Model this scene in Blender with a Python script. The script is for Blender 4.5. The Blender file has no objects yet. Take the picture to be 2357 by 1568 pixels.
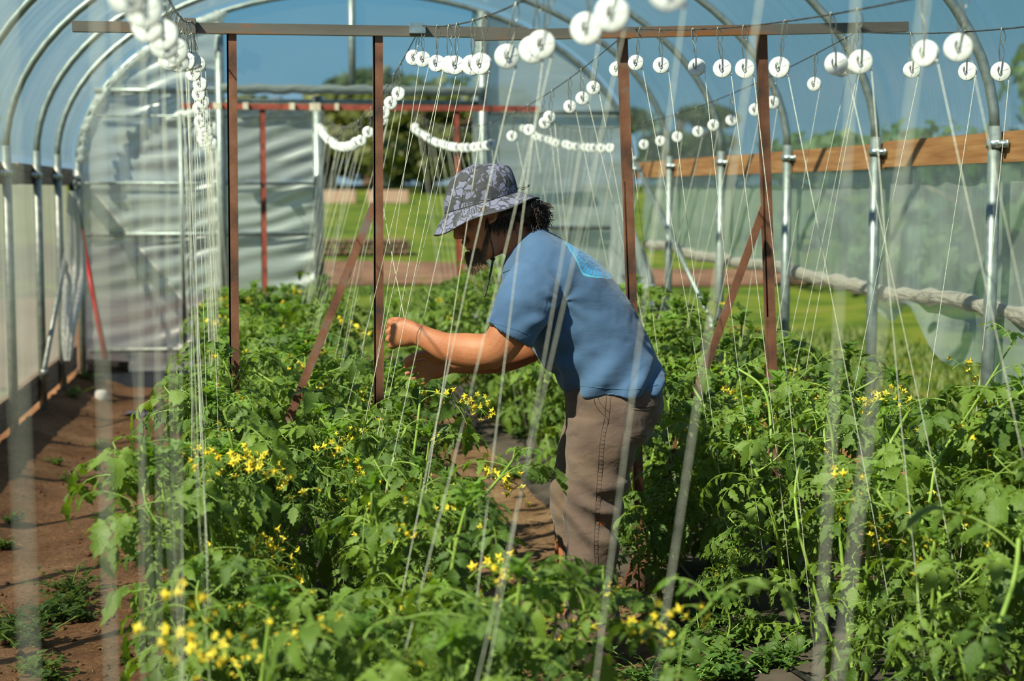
import bpy, bmesh, math, random
import numpy as np
from mathutils import Vector, Matrix, Euler, noise
from mathutils.bvhtree import BVHTree
PI = math.pi
random.seed(7)
S = bpy.context.scene
COL = S.collection

# ------------------------------------------------------------------ camera
FPX = 3600.0
PITCH = math.radians(5.411)
YAW = math.radians(8.47)
EYE = Vector((0, 0, 1.5))
cam = bpy.data.cameras.new('camera')
camo = bpy.data.objects.new('camera', cam)
COL.objects.link(camo)
camo.location = EYE
camo.rotation_euler = (PI / 2 - PITCH, 0, -YAW)
cam.sensor_width = 36
cam.lens = 36 * FPX / 2357
cam.clip_end = 500
cam.dof.use_dof = True
cam.dof.focus_distance = 4.95
cam.dof.aperture_fstop = 2.8
S.camera = camo

# ------------------------------------------------------------------ sky, sun, exposure
SUN_DIR = Vector((-0.62, -0.50, 0.80)).normalized()      # towards the sun
w = bpy.data.worlds.new('world')
S.world = w
w.use_nodes = True
nt = w.node_tree
bg = nt.nodes['Background']
# clear blue gradient sky, the same all the way round
tcw = nt.nodes.new('ShaderNodeTexCoord'); sxyz = nt.nodes.new('ShaderNodeSeparateXYZ'); rpw = nt.nodes.new('ShaderNodeValToRGB')
nt.links.new(tcw.outputs['Generated'], sxyz.inputs[0]); nt.links.new(sxyz.outputs['Z'], rpw.inputs[0]); nt.links.new(rpw.outputs[0], bg.inputs[0])
ce = rpw.color_ramp.elements
ce[0].position = 0.0; ce[0].color = (.30, .46, .56, 1)
ce[1].position = 1.0; ce[1].color = (.10, .22, .46, 1)
e_ = ce.new(.12); e_.color = (.21, .45, .61, 1)
e_ = ce.new(.40); e_.color = (.14, .32, .54, 1)
bg.inputs[1].default_value = 0.86
sl = bpy.data.lights.new('sun', 'SUN')
sl.energy = 12.0
sl.angle = math.radians(0.6)
sl.color = (1.0, 0.82, 0.58)
so = bpy.data.objects.new('sun', sl)
COL.objects.link(so)
so.rotation_euler = (-SUN_DIR).to_track_quat('-Z', 'Y').to_euler()
so.location = (-6, -4, 9)
S.view_settings.view_transform = 'Standard'
S.view_settings.look = 'None'
S.view_settings.gamma = 1
S.view_settings.use_curve_mapping = False
S.view_settings.exposure = 0.0
S.cycles.max_bounces = 8
S.cycles.diffuse_bounces = 3
S.cycles.glossy_bounces = 3
S.cycles.transmission_bounces = 4
S.cycles.transparent_max_bounces = 14
S.cycles.use_denoising = True
S.cycles.caustics_reflective = False
S.cycles.caustics_refractive = False
S.cycles.sample_clamp_indirect = 6

# ------------------------------------------------------------------ pixel -> point helpers
CR = Vector((math.cos(YAW), -math.sin(YAW), 0))
CH = Vector((math.sin(YAW), math.cos(YAW), 0))
CF = CH * math.cos(PITCH) - Vector((0, 0, math.sin(PITCH)))
CU = CH * math.sin(PITCH) + Vector((0, 0, math.cos(PITCH)))


def ray(x, y):
    return CF + CR * ((x - 1178.5) / FPX) + CU * ((784 - y) / FPX)


def onX(x, y, X):
    d = ray(x, y); return EYE + d * (X / d.x)


def onY(x, y, Y):
    d = ray(x, y); return EYE + d * (Y / d.y)


def proj(P):
    v = Vector(P) - EYE; z = v.dot(CF)
    return 1178.5 + FPX * v.dot(CR) / z, 784 - FPX * v.dot(CU) / z


# ------------------------------------------------------------------ object helpers
def tag(o, label=None, cat=None, group=None, kind=None):
    if label: o['label'] = label
    if cat: o['category'] = cat
    if group: o['group'] = group
    if kind: o['kind'] = kind
    return o


def empty(name, loc=(0, 0, 0), label=None, cat=None, group=None, rz=0):
    o = bpy.data.objects.new(name, None)
    COL.objects.link(o)
    o.empty_display_size = 0.05
    o.location = loc
    o.rotation_euler = (0, 0, rz)
    return tag(o, label, cat, group)


class MB:
    """collects verts and faces"""
    def __init__(s):
        s.v = []; s.f = []; s.m = []

    def add(s, vs, fs, mi=0):
        b = len(s.v)
        s.v += [tuple(v) for v in vs]
        s.f += [tuple(b + i for i in f) for f in fs]
        s.m += [mi] * len(fs)

    def box(s, c, d, rot=None, mi=0):
        c = Vector(c); M = rot.to_matrix() if rot else Matrix.Identity(3)
        vs = [c + M @ Vector((sx * d[0] / 2, sy * d[1] / 2, sz * d[2] / 2)) for sx in (-1, 1) for sy in (-1, 1) for sz in (-1, 1)]
        s.add(vs, [(0, 1, 3, 2), (4, 6, 7, 5), (0, 4, 5, 1), (2, 3, 7, 6), (0, 2, 6, 4), (1, 5, 7, 3)], mi)

    def beam(s, a, b, wd, ht, mi=0, up=(0, 0, 1)):
        a = Vector(a); b = Vector(b); d = (b - a)
        x = d.normalized(); y = Vector(up).cross(x).normalized(); z = x.cross(y)
        vs = [p + y * (sy * wd / 2) + z * (sz * ht / 2) for p in (a, b) for sy in (-1, 1) for sz in (-1, 1)]
        s.add(vs, [(0, 1, 3, 2), (4, 6, 7, 5), (0, 4, 5, 1), (2, 3, 7, 6), (0, 2, 6, 4), (1, 5, 7, 3)], mi)

    def tube(s, pts, r, n=8, cap=True, mi=0, flat=1.0):
        pts = [Vector(p) for p in pts]
        k = len(pts)
        rr = r if isinstance(r, (list, tuple)) else [r] * k
        ref = None; vs = []
        for i, p in enumerate(pts):
            d = (pts[min(i + 1, k - 1)] - pts[max(i - 1, 0)])
            d = d.normalized() if d.length > 1e-9 else Vector((0, 0, 1))
            if ref is None:
                ref = d.orthogonal().normalized()
            a = (ref - d * ref.dot(d))
            a = a.normalized() if a.length > 1e-6 else d.orthogonal().normalized()
            ref = a
            b = d.cross(a)
            for j in range(n):
                t = 2 * PI * j / n
                vs.append(p + a * (rr[i] * math.cos(t)) + b * (rr[i] * flat * math.sin(t)))
        fs = [(i * n + j, i * n + (j + 1) % n, (i + 1) * n + (j + 1) % n, (i + 1) * n + j) for i in range(k - 1) for j in range(n)]
        if cap:
            fs.append(tuple(range(n - 1, -1, -1))); fs.append(tuple((k - 1) * n + j for j in range(n)))
        s.add(vs, fs, mi)

    def lathe(s, prof, n=24, mi=0, M=None):
        vs = []
        for r, z in prof:
            for j in range(n):
                t = 2 * PI * j / n
                v = Vector((r * math.cos(t), r * math.sin(t), z))
                vs.append(M @ v if M else v)
        k = len(prof)
        fs = [(i * n + j, i * n + (j + 1) % n, (i + 1) * n + (j + 1) % n, (i + 1) * n + j) for i in range(k - 1) for j in range(n)]
        fs.append(tuple(range(n - 1, -1, -1))); fs.append(tuple((k - 1) * n + j for j in range(n)))
        s.add(vs, fs, mi)

    def grid(s, fn, nu, nv, mi=0):
        vs = [fn(i / nu, j / nv) for j in range(nv + 1) for i in range(nu + 1)]
        fs = [(j * (nu + 1) + i, j * (nu + 1) + i + 1, (j + 1) * (nu + 1) + i + 1, (j + 1) * (nu + 1) + i) for j in range(nv) for i in range(nu)]
        s.add(vs, fs, mi)

    def mesh(s, name, mats, smooth=True):
        me = bpy.data.meshes.new(name)
        me.from_pydata(s.v, [], s.f)
        for m in (mats if isinstance(mats, (list, tuple)) else [mats]):
            me.materials.append(m)
        me.polygons.foreach_set('use_smooth', [smooth] * len(s.f))
        if any(s.m): me.polygons.foreach_set('material_index', s.m)
        me.update()
        return me

    def build(s, name, mats, parent=None, smooth=True, **kw):
        o = bpy.data.objects.new(name, s.mesh(name, mats, smooth))
        COL.objects.link(o)
        if parent: o.parent = parent
        return tag(o, **kw)


def catmull(pts, k=6):
    pts = [Vector(p) for p in pts]
    out = []
    for i in range(len(pts) - 1):
        a = pts[max(i - 1, 0)]; b = pts[i]; c = pts[i + 1]; d = pts[min(i + 2, len(pts) - 1)]
        for j in range(k):
            t = j / k
            out.append(0.5 * ((2 * b) + (c - a) * t + (2 * a - 5 * b + 4 * c - d) * t * t + (3 * b - a - 3 * c + d) * t ** 3))
    out.append(pts[-1])
    return out


# ------------------------------------------------------------------ materials
def mat(name):
    m = bpy.data.materials.new(name); m.use_nodes = True
    t = m.node_tree
    return m, t, t.nodes['Principled BSDF']


def N(t, typ, **kw):
    n = t.nodes.new(typ)
    for k, v in kw.items():
        if k.startswith('i_'):
            n.inputs[k[2:].replace('_', ' ')].default_value = v
        else:
            setattr(n, k, v)
    return n


def ramp(t, fac, stops, interp='LINEAR'):
    r = t.nodes.new('ShaderNodeValToRGB')
    r.color_ramp.interpolation = interp
    e = r.color_ramp.elements
    while len(e) < len(stops): e.new(0.5)
    for k, (p, c) in enumerate(stops):
        e[k].position = p; e[k].color = (*c, 1) if len(c) == 3 else c
    t.links.new(fac, r.inputs[0])
    return r


def coords(t, scale=(1, 1, 1), kind='Object', rot=(0, 0, 0)):
    tc = N(t, 'ShaderNodeTexCoord'); mp = N(t, 'ShaderNodeMapping')
    mp.inputs['Scale'].default_value = scale
    mp.inputs['Rotation'].default_value = rot
    t.links.new(tc.outputs[kind], mp.inputs[0])
    return mp.outputs[0]


def noise_mat(name, stops, scale=8, detail=5, rough=0.7, metal=0.0, bump=0.0, bscale=60, stretch=(1, 1, 1), spec=0.4, kind='Object', bdist=0.002):
    m, t, b = mat(name)
    co = coords(t, stretch, kind)
    n = N(t, 'ShaderNodeTexNoise'); n.inputs['Scale'].default_value = scale; n.inputs['Detail'].default_value = detail
    t.links.new(co, n.inputs['Vector'])
    r = ramp(t, n.outputs['Fac'], stops)
    t.links.new(r.outputs[0], b.inputs['Base Color'])
    b.inputs['Roughness'].default_value = rough
    b.inputs['Metallic'].default_value = metal
    b.inputs['Specular IOR Level'].default_value = spec
    if bump:
        n2 = N(t, 'ShaderNodeTexNoise'); n2.inputs['Scale'].default_value = bscale; n2.inputs['Detail'].default_value = 4
        t.links.new(co, n2.inputs['Vector'])
        bu = N(t, 'ShaderNodeBump'); bu.inputs['Strength'].default_value = bump; bu.inputs['Distance'].default_value = bdist
        t.links.new(n2.outputs['Fac'], bu.inputs['Height'])
        t.links.new(bu.outputs[0], b.inputs['Normal'])
    return m


M_galv = noise_mat('galvanised_steel', [(.35, (.24, .28, .28)), (.65, (.36, .40, .39))], 25, 4, .46, .65, .05, 200)
M_rust = noise_mat('rusty_steel', [(.33, (.05, .032, .028)), (.45, (.15, .06, .036)), (.58, (.23, .095, .055)), (.68, (.20, .15, .13))], 7, 9, .72, .15, .3, 90, (1, 1, 1))
M_steel = noise_mat('dull_mill_steel', [(.35, (.11, .095, .085)), (.55, (.17, .15, .135)), (.68, (.32, .13, .05))], 9, 8, .5, .3, .2, 90, (.25, 1, 1))
M_redpaint = noise_mat('red_oxide_paint', [(.32, (.07, .025, .02)), (.4, (.24, .045, .03)), (.6, (.34, .075, .05)), (.68, (.36, .09, .06)), (.72, (.50, .42, .36))], 14, 5, .6, 0, .1, 90)
M_wire = noise_mat('hook_wire', [(.4, (.26, .24, .2)), (.6, (.42, .4, .34))], 40, 2, .35, .8)
M_cable = noise_mat('dark_cable', [(.4, (.06, .055, .05)), (.6, (.12, .11, .1))], 40, 2, .5, .5)
M_spool = noise_mat('white_plastic', [(.28, (.60, .57, .52)), (.42, (.77, .77, .76)), (.7, (.84, .86, .88))], 30, 4, .45, 0, .05, 150)
M_twine = noise_mat('white_twine', [(.4, (.55, .53, .44)), (.6, (.74, .72, .62))], 200, 2, .8)
M_wood = noise_mat('fir_board', [(.3, (.28, .12, .045)), (.5, (.38, .175, .07)), (.66, (.46, .24, .10))], 5, 6, .65, 0, .25, 60, (6, .6, 9), kind='Object')
M_oldwood = noise_mat('weathered_board', [(.3, (.20, .15, .12)), (.6, (.36, .28, .22))], 6, 6, .8, 0, .3, 60, (6, .6, 9))
M_stemg = noise_mat('tomato_stem', [(.3, (.16, .26, .035)), (.7, (.27, .37, .07))], 12, 3, .5, 0, .1, 300)
M_yellow = noise_mat('tomato_flower', [(.3, (.80, .52, .02)), (.7, (.92, .70, .05))], 60, 2, .6)
M_black = noise_mat('black_plastic', [(.4, (.012, .011, .011)), (.6, (.03, .027, .025))], 20, 3, .5)
M_fabricmulch = noise_mat('black_weed_fabric', [(.35, (.03, .022, .018)), (.65, (.09, .065, .05))], 6, 6, .9, 0, .3, 80)
M_redpole = noise_mat('red_tool_handle', [(.4, (.42, .012, .014)), (.6, (.52, .03, .03))], 6, 3, .35)
M_bristle = noise_mat('dark_bristles', [(.4, (.02, .02, .02)), (.6, (.05, .045, .04))], 60, 3, .9)
M_bark = noise_mat('bark', [(.3, (.05, .035, .025)), (.7, (.13, .10, .07))], 14, 6, .9, 0, .5, 30, bdist=.02)
M_bolt = noise_mat('zinc_clamp', [(.4, (.42, .50, .52)), (.6, (.60, .66, .66))], 30, 3, .3, .85)
M_straw = noise_mat('dry_straw', [(.4, (.34, .22, .10)), (.6, (.52, .36, .18))], 40, 2, .8)


def film_mat(name, clear=.66, milk=.12, tint=(.93, .97, .97), streak=(1, 1, 1), rough=.22, bump=.25, bs=5, gloss=.55, sheen=0.0, milkc=(.74, .79, .79)):
    """greenhouse polythene: mostly see-through, a little milky, glossy; dust in streaks"""
    m, t, b = mat(name)
    t.nodes.remove(b)
    out = t.nodes['Material Output']
    co = coords(t, streak)
    n = N(t, 'ShaderNodeTexNoise', i_Scale=bs, i_Detail=5.0, i_Distortion=.6)
    t.links.new(co, n.inputs['Vector'])
    bu = N(t, 'ShaderNodeBump', i_Strength=bump, i_Distance=.05)
    t.links.new(n.outputs['Fac'], bu.inputs['Height'])
    tr = N(t, 'ShaderNodeBsdfTransparent'); tr.inputs[0].default_value = (*tint, 1)
    df = N(t, 'ShaderNodeBsdfDiffuse'); df.inputs[0].default_value = (*milkc, 1)
    tl = N(t, 'ShaderNodeBsdfTranslucent'); tl.inputs[0].default_value = (*milkc, 1)
    gl = N(t, 'ShaderNodeBsdfGlossy', i_Roughness=rough); gl.inputs[0].default_value = (.9, .9, .9, 1)
    for s_ in (df, tl, gl): t.links.new(bu.outputs[0], s_.inputs['Normal'])
    mx1 = N(t, 'ShaderNodeMixShader', i_Fac=.6)
    t.links.new(df.outputs[0], mx1.inputs[1]); t.links.new(tl.outputs[0], mx1.inputs[2])
    r = ramp(t, n.outputs['Fac'], [(.35, (1 - clear - milk * .6,) * 3), (.7, (min(1, 1 - clear + milk),) * 3)])
    mx2 = N(t, 'ShaderNodeMixShader')
    t.links.new(r.outputs[0], mx2.inputs[0]); t.links.new(tr.outputs[0], mx2.inputs[1]); t.links.new(mx1.outputs[0], mx2.inputs[2])
    fr = N(t, 'ShaderNodeFresnel', i_IOR=1.42); t.links.new(bu.outputs[0], fr.inputs['Normal'])
    mu = N(t, 'ShaderNodeMath', operation='MULTIPLY_ADD'); mu.inputs[1].default_value = gloss; mu.inputs[2].default_value = sheen
    mn = N(t, 'ShaderNodeMath', operation='MINIMUM'); mn.inputs[1].default_value = .45
    t.links.new(fr.outputs[0], mn.inputs[0])
    t.links.new(mn.outputs[0], mu.inputs[0])
    mx3 = N(t, 'ShaderNodeMixShader')
    t.links.new(mu.outputs[0], mx3.inputs[0]); t.links.new(mx2.outputs[0], mx3.inputs[1]); t.links.new(gl.outputs[0], mx3.inputs[2])
    t.links.new(mx3.outputs[0], out.inputs[0])
    return m


M_film = film_mat('roof_polythene', .93, .05, (.64, .82, .87), (.45, 4.5, .45), bs=2.2, bump=.2)
M_filmwall = film_mat('sidewall_polythene', .47, .10, (.70, .87, .79), (1.5, 2.5, .35), bs=3, bump=.2)
M_filmleft = film_mat('left_sidewall_polythene', .40, .1, (.78, .84, .86), (1.5, 2.5, .35), bs=3, bump=.2, milkc=(.42, .47, .48))
M_filmend = film_mat('endwall_polythene', .22, .14, (.80, .87, .90), (.5, 1, 3), bs=2.4, bump=.25, rough=.26, gloss=.9, sheen=.22)
M_filmgrey = film_mat('grey_rolled_polythene', .05, .05, milkc=(.34, .39, .40), streak=(2, 2, 8), bs=5, bump=.5, rough=.4)
M_filmbunch = film_mat('bunched_polythene', .16, .12, (.9, .93, .93), (6, 6, .8), bs=4, bump=.6, rough=.25, gloss=.9)
M_filmroll = film_mat('rolled_dusty_polythene', .05, .05, milkc=(.80, .73, .64), tint=(.9, .8, .7), streak=(2, 2, 8), bs=5, bump=.6, rough=.4, gloss=.5)


def leaf_mat(name, dark, light, trans=.35, hue=.5, scale=9):
    m, t, b = mat(name)
    out = t.nodes['Material Output']
    oi = N(t, 'ShaderNodeObjectInfo')
    co = coords(t)
    n = N(t, 'ShaderNodeTexNoise', i_Scale=scale, i_Detail=3.0)
    t.links.new(co, n.inputs['Vector'])
    ad = N(t, 'ShaderNodeMath', operation='MULTIPLY_ADD'); ad.inputs[1].default_value = .75; ad.inputs[2].default_value = 0
    t.links.new(oi.outputs['Random'], ad.inputs[0])
    a2 = N(t, 'ShaderNodeMath', operation='MULTIPLY_ADD'); a2.inputs[1].default_value = .5
    t.links.new(n.outputs['Fac'], a2.inputs[0]); t.links.new(ad.outputs[0], a2.inputs[2])
    r = ramp(t, a2.outputs[0], [(.2, dark), (.95, light)])
    geo = N(t, 'ShaderNodeNewGeometry')
    mixc = N(t, 'ShaderNodeMix', data_type='RGBA')
    t.links.new(geo.outputs['Backfacing'], mixc.inputs[0])
    t.links.new(r.outputs[0], mixc.inputs[6])
    br = N(t, 'ShaderNodeMix', data_type='RGBA', blend_type='MIX'); br.inputs[0].default_value = .35
    t.links.new(r.outputs[0], br.inputs[6]); br.inputs[7].default_value = (.22, .30, .14, 1)
    t.links.new(br.outputs[2], mixc.inputs[7])
    t.links.new(mixc.outputs[2], b.inputs['Base Color'])
    b.inputs['Roughness'].default_value = .48
    b.inputs['Specular IOR Level'].default_value = .35
    wv = N(t, 'ShaderNodeTexNoise', i_Scale=170.0, i_Detail=2.0)
    t.links.new(co, wv.inputs['Vector'])
    bu = N(t, 'ShaderNodeBump', i_Strength=.5, i_Distance=.004)
    t.links.new(wv.outputs['Fac'], bu.inputs['Height']); t.links.new(bu.outputs[0], b.inputs['Normal'])
    tl = N(t, 'ShaderNodeBsdfTranslucent')
    sat = N(t, 'ShaderNodeMix', data_type='RGBA', blend_type='MULTIPLY'); sat.inputs[0].default_value = 1
    t.links.new(r.outputs[0], sat.inputs[6]); sat.inputs[7].default_value = (2.1, 2.0, .4, 1)
    t.links.new(sat.outputs[2], tl.inputs[0])
    mx = N(t, 'ShaderNodeMixShader', i_Fac=trans)
    t.links.new(b.outputs[0], mx.inputs[1]); t.links.new(tl.outputs[0], mx.inputs[2])
    t.links.new(mx.outputs[0], out.inputs[0])
    return m


M_leaf = leaf_mat('tomato_leaf', (.050, .100, .016), (.165, .245, .036), .3)
M_leafyoung = leaf_mat('young_tomato_leaf', (.085, .17, .025), (.19, .31, .05), .38)
M_weed = leaf_mat('weed_leaf', (.05, .11, .025), (.13, .22, .05), .3)
M_treeleaf = leaf_mat('tree_leaf', (.03, .055, .012), (.10, .13, .03), .25, scale=.4)
M_bushleaf = leaf_mat('bush_leaf', (.035, .09, .03), (.09, .17, .05), .3, scale=.6)


def soil_mat():
    m, t, b = mat('dry_brown_soil')
    co = coords(t)
    n = N(t, 'ShaderNodeTexNoise', i_Scale=1.6, i_Detail=12.0, i_Roughness=.68); t.links.new(co, n.inputs['Vector'])
    r = ramp(t, n.outputs['Fac'], [(.3, (.15, .075, .038)), (.5, (.28, .155, .083)), (.68, (.42, .26, .155))])
    n2 = N(t, 'ShaderNodeTexNoise', i_Scale=45.0, i_Detail=6.0, i_Roughness=.7); t.links.new(co, n2.inputs['Vector'])
    r2 = ramp(t, n2.outputs['Fac'], [(.35, (.6, .6, .6)), (.6, (1, 1, 1)), (.72, (1.5, 1.35, 1.2))])
    mx = N(t, 'ShaderNodeMix', data_type='RGBA', blend_type='MULTIPLY'); mx.inputs[0].default_value = 1
    t.links.new(r.outputs[0], mx.inputs[6]); t.links.new(r2.outputs[0], mx.inputs[7])
    t.links.new(mx.outputs[2], b.inputs['Base Color'])
    b.inputs['Roughness'].default_value = .95
    b.inputs['Specular IOR Level'].default_value = .15
    bu = N(t, 'ShaderNodeBump', i_Strength=.9, i_Distance=.02)
    t.links.new(n2.outputs['Fac'], bu.inputs['Height']); t.links.new(bu.outputs[0], b.inputs['Normal'])
    return m


M_soil = soil_mat()
M_soilout = noise_mat('dry_outside_soil', [(.3, (.07, .045, .03)), (.6, (.15, .10, .07)), (.75, (.12, .13, .05))], 1.5, 9, .95, 0, .6, 30, spec=.1)
M_grass = noise_mat('sunlit_grass', [(.3, (.030, .065, .010)), (.46, (.062, .115, .014)), (.58, (.10, .15, .020)), (.75, (.15, .14, .04))], 1.1, 12, .9, 0, .8, 30, spec=.1, bdist=.05)
M_blade = leaf_mat('grass_blade', (.05, .10, .012), (.12, .19, .028), .35, scale=.8)


def cloth_mat(name, c1, c2, rough=.85, scale=7, weave=900, wr=.5, wstretch=(3, 3, 12)):
    m, t, b = mat(name)
    co = coords(t)
    n = N(t, 'ShaderNodeTexNoise', i_Scale=float(scale), i_Detail=5.0); t.links.new(co, n.inputs['Vector'])
    r = ramp(t, n.outputs['Fac'], [(.32, c1), (.68, c2)])
    t.links.new(r.outputs[0], b.inputs['Base Color'])
    b.inputs['Roughness'].default_value = rough
    b.inputs['Specular IOR Level'].default_value = .2
    b.inputs['Sheen Weight'].default_value = .15
    n2 = N(t, 'ShaderNodeTexNoise', i_Scale=float(weave), i_Detail=1.0); t.links.new(co, n2.inputs['Vector'])
    c3 = coords(t, wstretch)
    n3 = N(t, 'ShaderNodeTexNoise', i_Scale=2.2, i_Detail=3.0, i_Distortion=.35); t.links.new(c3, n3.inputs['Vector'])
    b1 = N(t, 'ShaderNodeBump', i_Strength=.1, i_Distance=.001); t.links.new(n2.outputs['Fac'], b1.inputs['Height'])
    b2 = N(t, 'ShaderNodeBump', i_Strength=wr, i_Distance=.02); t.links.new(n3.outputs['Fac'], b2.inputs['Height'])
    t.links.new(b1.outputs[0], b2.inputs['Normal']); t.links.new(b2.outputs[0], b.inputs['Normal'])
    return m, t, b, r

# ================================================================== STRUCTURE
XL, XR, XC, AX, ZS, BZ, YE = -1.5, 2.8, 0.65, 2.15, 1.72, 1.32, 12.3
HOOPS = [(12.3, 12.3), (11.18, 11.08), (10.24, 9.74), (9.12, 8.42), (8.0, 7.12), (6.9, 5.87), (5.75, 4.65), (4.6, 3.4), (3.4, 2.15), (2.2, 0.9), (0.9, -0.4)]


def arch_z(x, grow=0.0):
    q = max(0.0, 1 - ((x - XC) / (AX + grow)) ** 2)
    return ZS + (BZ + grow) * math.sqrt(q)


def C1(y): return .13 - .023 * (y - 3)      # centre lines of the two beds
def C2(y): return 1.80 - .035 * (y - 3)


# ---- ground inside: soil with a low berm along the left baseboard
def soil_h(x, y):
    z = 0.018 * noise.noise(Vector((x * 2.1, y * 2.1, 3))) + 0.012 * noise.noise(Vector((x * 7, y * 7, 1)))
    z += 0.13 * max(0, min(1, (-1.15 - x) / .35)) * (1 if y > 0 else 1)
    for c, h in ((C1(y), .05), (C2(y), .05)):
        z += h * math.exp(-((x - c) / .38) ** 4)
    return z


mb = MB()
mb.grid(lambda u, v: (-1.62 + u * 4.5, -1 + v * 13.3, soil_h(-1.62 + u * 4.5, -1 + v * 13.3)), 90, 230)
mb.build('floor', M_soil, kind='structure')
# soil crumbs: small clods lying on the path
mb = MB()
rnd = random.Random(3)
for i in range(1500):
    x = rnd.uniform(-1.35, -.35) if rnd.random() < .6 else rnd.uniform(.55, 1.3)
    y = rnd.uniform(2.6, 11.5) if rnd.random() < .35 else rnd.uniform(2.6, 6)
    r = rnd.uniform(.003, .013) * (1 if rnd.random() < .9 else 1.7)
    c = Vector((x, y, soil_h(x, y) + r * .3))
    vs = [c + Vector(d) * r * rnd.uniform(.7, 1.3) for d in ((1, 0, 0), (-1, 0, 0), (0, 1, 0), (0, -1, 0), (0, 0, .8), (0, 0, -.8))]
    mb.add(vs, [(0, 2, 4), (2, 1, 4), (1, 3, 4), (3, 0, 4), (2, 0, 5), (1, 2, 5), (3, 1, 5), (0, 3, 5)])
mb.build('soil_clods', M_soil, label='small crumbled clods lying on the brown soil paths', cat='soil', kind='stuff')
mb = MB()
for i in range(420):
    x = rnd.uniform(-1.25, -.35) if rnd.random() < .7 else rnd.uniform(.6, 1.25)
    y = rnd.uniform(2.6, 7.5); a = rnd.uniform(0, PI); l = rnd.uniform(.015, .05)
    z = soil_h(x, y) + .006
    d = Vector((math.cos(a), math.sin(a), rnd.uniform(-.1, .15))) * l
    mb.tube([Vector((x, y, z)), Vector((x, y, z)) + d * .5 + Vector((0, 0, .003)), Vector((x, y, z)) + d], .0011, 3, False)
mb.build('straw_litter', M_straw, label='dry straw bits scattered over the brown soil path', cat='straw', kind='stuff')
# one stick on the path
mb = MB(); p0 = Vector((-.93, 4.45, soil_h(-.93, 4.45) + .012))
mb.tube([p0, p0 + Vector((.03, .01, .006)), p0 + Vector((.065, .005, .002))], [.006, .005, .003], 6)
mb.tube([p0 + Vector((.03, .01, .0)), p0 + Vector((.045, -.03, .0)), p0 + Vector((.05, -.055, .002))], [.005, .006, .004], 6)
mb.build('twig', M_straw, label='short pale forked twig lying on the soil path', cat='twig')

# ---- ground outside
mb = MB()


def out_h(x, y):
    return -0.02 + .04 * noise.noise(Vector((x * .3, y * .3, 9))) + max(0, min(y, 66) - 20) * .040


def outside_patch(x0, x1, y0, y1, nx, ny):
    mb.grid(lambda u, v: (x0 + u * (x1 - x0), y0 + v * (y1 - y0), out_h(x0 + u * (x1 - x0), y0 + v * (y1 - y0))), nx, ny)


outside_patch(2.86, 60, -15, 12.3, 60, 40)
outside_patch(-60, -1.6, -15, 12.3, 60, 40)
outside_patch(-60, 60, 12.3, 140, 90, 70)
mb.build('lawn', M_grass, label=None, kind='structure')
mb = MB()     # bare soil strips outside (beyond the door, beyond the right wall)
mb.grid(lambda u, v: (-3 + u * 5.4, 12.35 + v * 1.6 + .3 * math.sin(u * 9), out_h(-3 + u * 5.4, 12.35 + v * 1.6) + .03), 24, 6)
mb.grid(lambda u, v: (-5 + u * 5.3, 12.35 + v * 3.5, out_h(-5 + u * 5.3, 12.35 + v * 3.5) + .03 + 1.0 * max(0, v - .55)), 12, 12)
mb.grid(lambda u, v: (.5 + u * 7.6 + .3 * math.sin(v * 17), 23 + v * (4.5 - 2.0 * u) + .3 * math.sin(u * 6), out_h(.5 + u * 7.6 + .3 * math.sin(v * 17), 23 + v * (4.5 - 2.0 * u) + .3 * math.sin(u * 6)) + .03), 12, 10)
mb.build('path', M_soilout, kind='structure')
# grass blades outside, near enough to be told as tufts
mb = MB()
for i in range(15000):
    q = rnd.random()
    if q < .62: x, y = rnd.uniform(2.9, 6.2), rnd.uniform(5.2, 16)
    elif q < .8: x, y = rnd.uniform(0, 3.2), rnd.uniform(13.8, 24)
    else: x, y = rnd.uniform(3.0, 4.4), rnd.uniform(5, 11)
    h = rnd.uniform(.035, .11); a = rnd.uniform(0, 2 * PI); z = out_h(x, y)
    d = Vector((math.cos(a), math.sin(a), 0)); s_ = Vector((-d.y, d.x, 0)) * rnd.uniform(.004, .009)
    b = Vector((x, y, z))
    mb.add([b - s_, b + s_, b + s_ * .7 + d * h * .3 + Vector((0, 0, h * .7)), b - s_ * .7 + d * h * .3 + Vector((0, 0, h * .7)), b + d * h * .8 + Vector((0, 0, h))], [(0, 1, 2, 3), (3, 2, 4)])
mb.build('grass_blades', M_blade, label='bright green grass growing outside the greenhouse', cat='grass', kind='stuff')

# ---- polythene skin
def roof_fn(u, v):
    a = PI * (1 - u)
    y = -2.5 + v * (YE + 2.5)
    g = .05
    # film sags between hoops
    return (XC + (AX + g) * math.cos(a), y, ZS + (BZ + g) * math.sin(a) + .012 * noise.noise(Vector((u * 9, y * 2.2, 0))))


mb = MB(); mb.grid(roof_fn, 64, 90); mb.build('ceiling', M_film, kind='structure')


def wrinkle(a, b, k=1):
    return noise.noise(Vector((a * 1.2, b * 7, k))) * .6 + noise.noise(Vector((a * 3, b * 19, k + 5))) * .4


mb = MB(); mb.grid(lambda u, v: (XL - .09 + .02 * wrinkle(v * 2, u * 14), -1 + u * (YE + 1), .22 + v * 1.4), 150, 12)
mb.build('wall_left', M_filmleft, kind='structure')


def roll_z(y):
    return 1.02 + .012 * (y - 5.6) + .012 * math.sin(y * 2.3) + .008 * math.sin(y * 5.1)


mb = MB(); mb.grid(lambda u, v: (XR + .098 + .025 * wrinkle(v * 2 + u * 3, u * 12, 3), -1 + u * (YE + 1), roll_z(-1 + u * (YE + 1)) + v * (1.70 - roll_z(-1 + u * (YE + 1)))), 170, 14)
mb.build('wall_right', M_filmwall, kind='structure')
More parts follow.
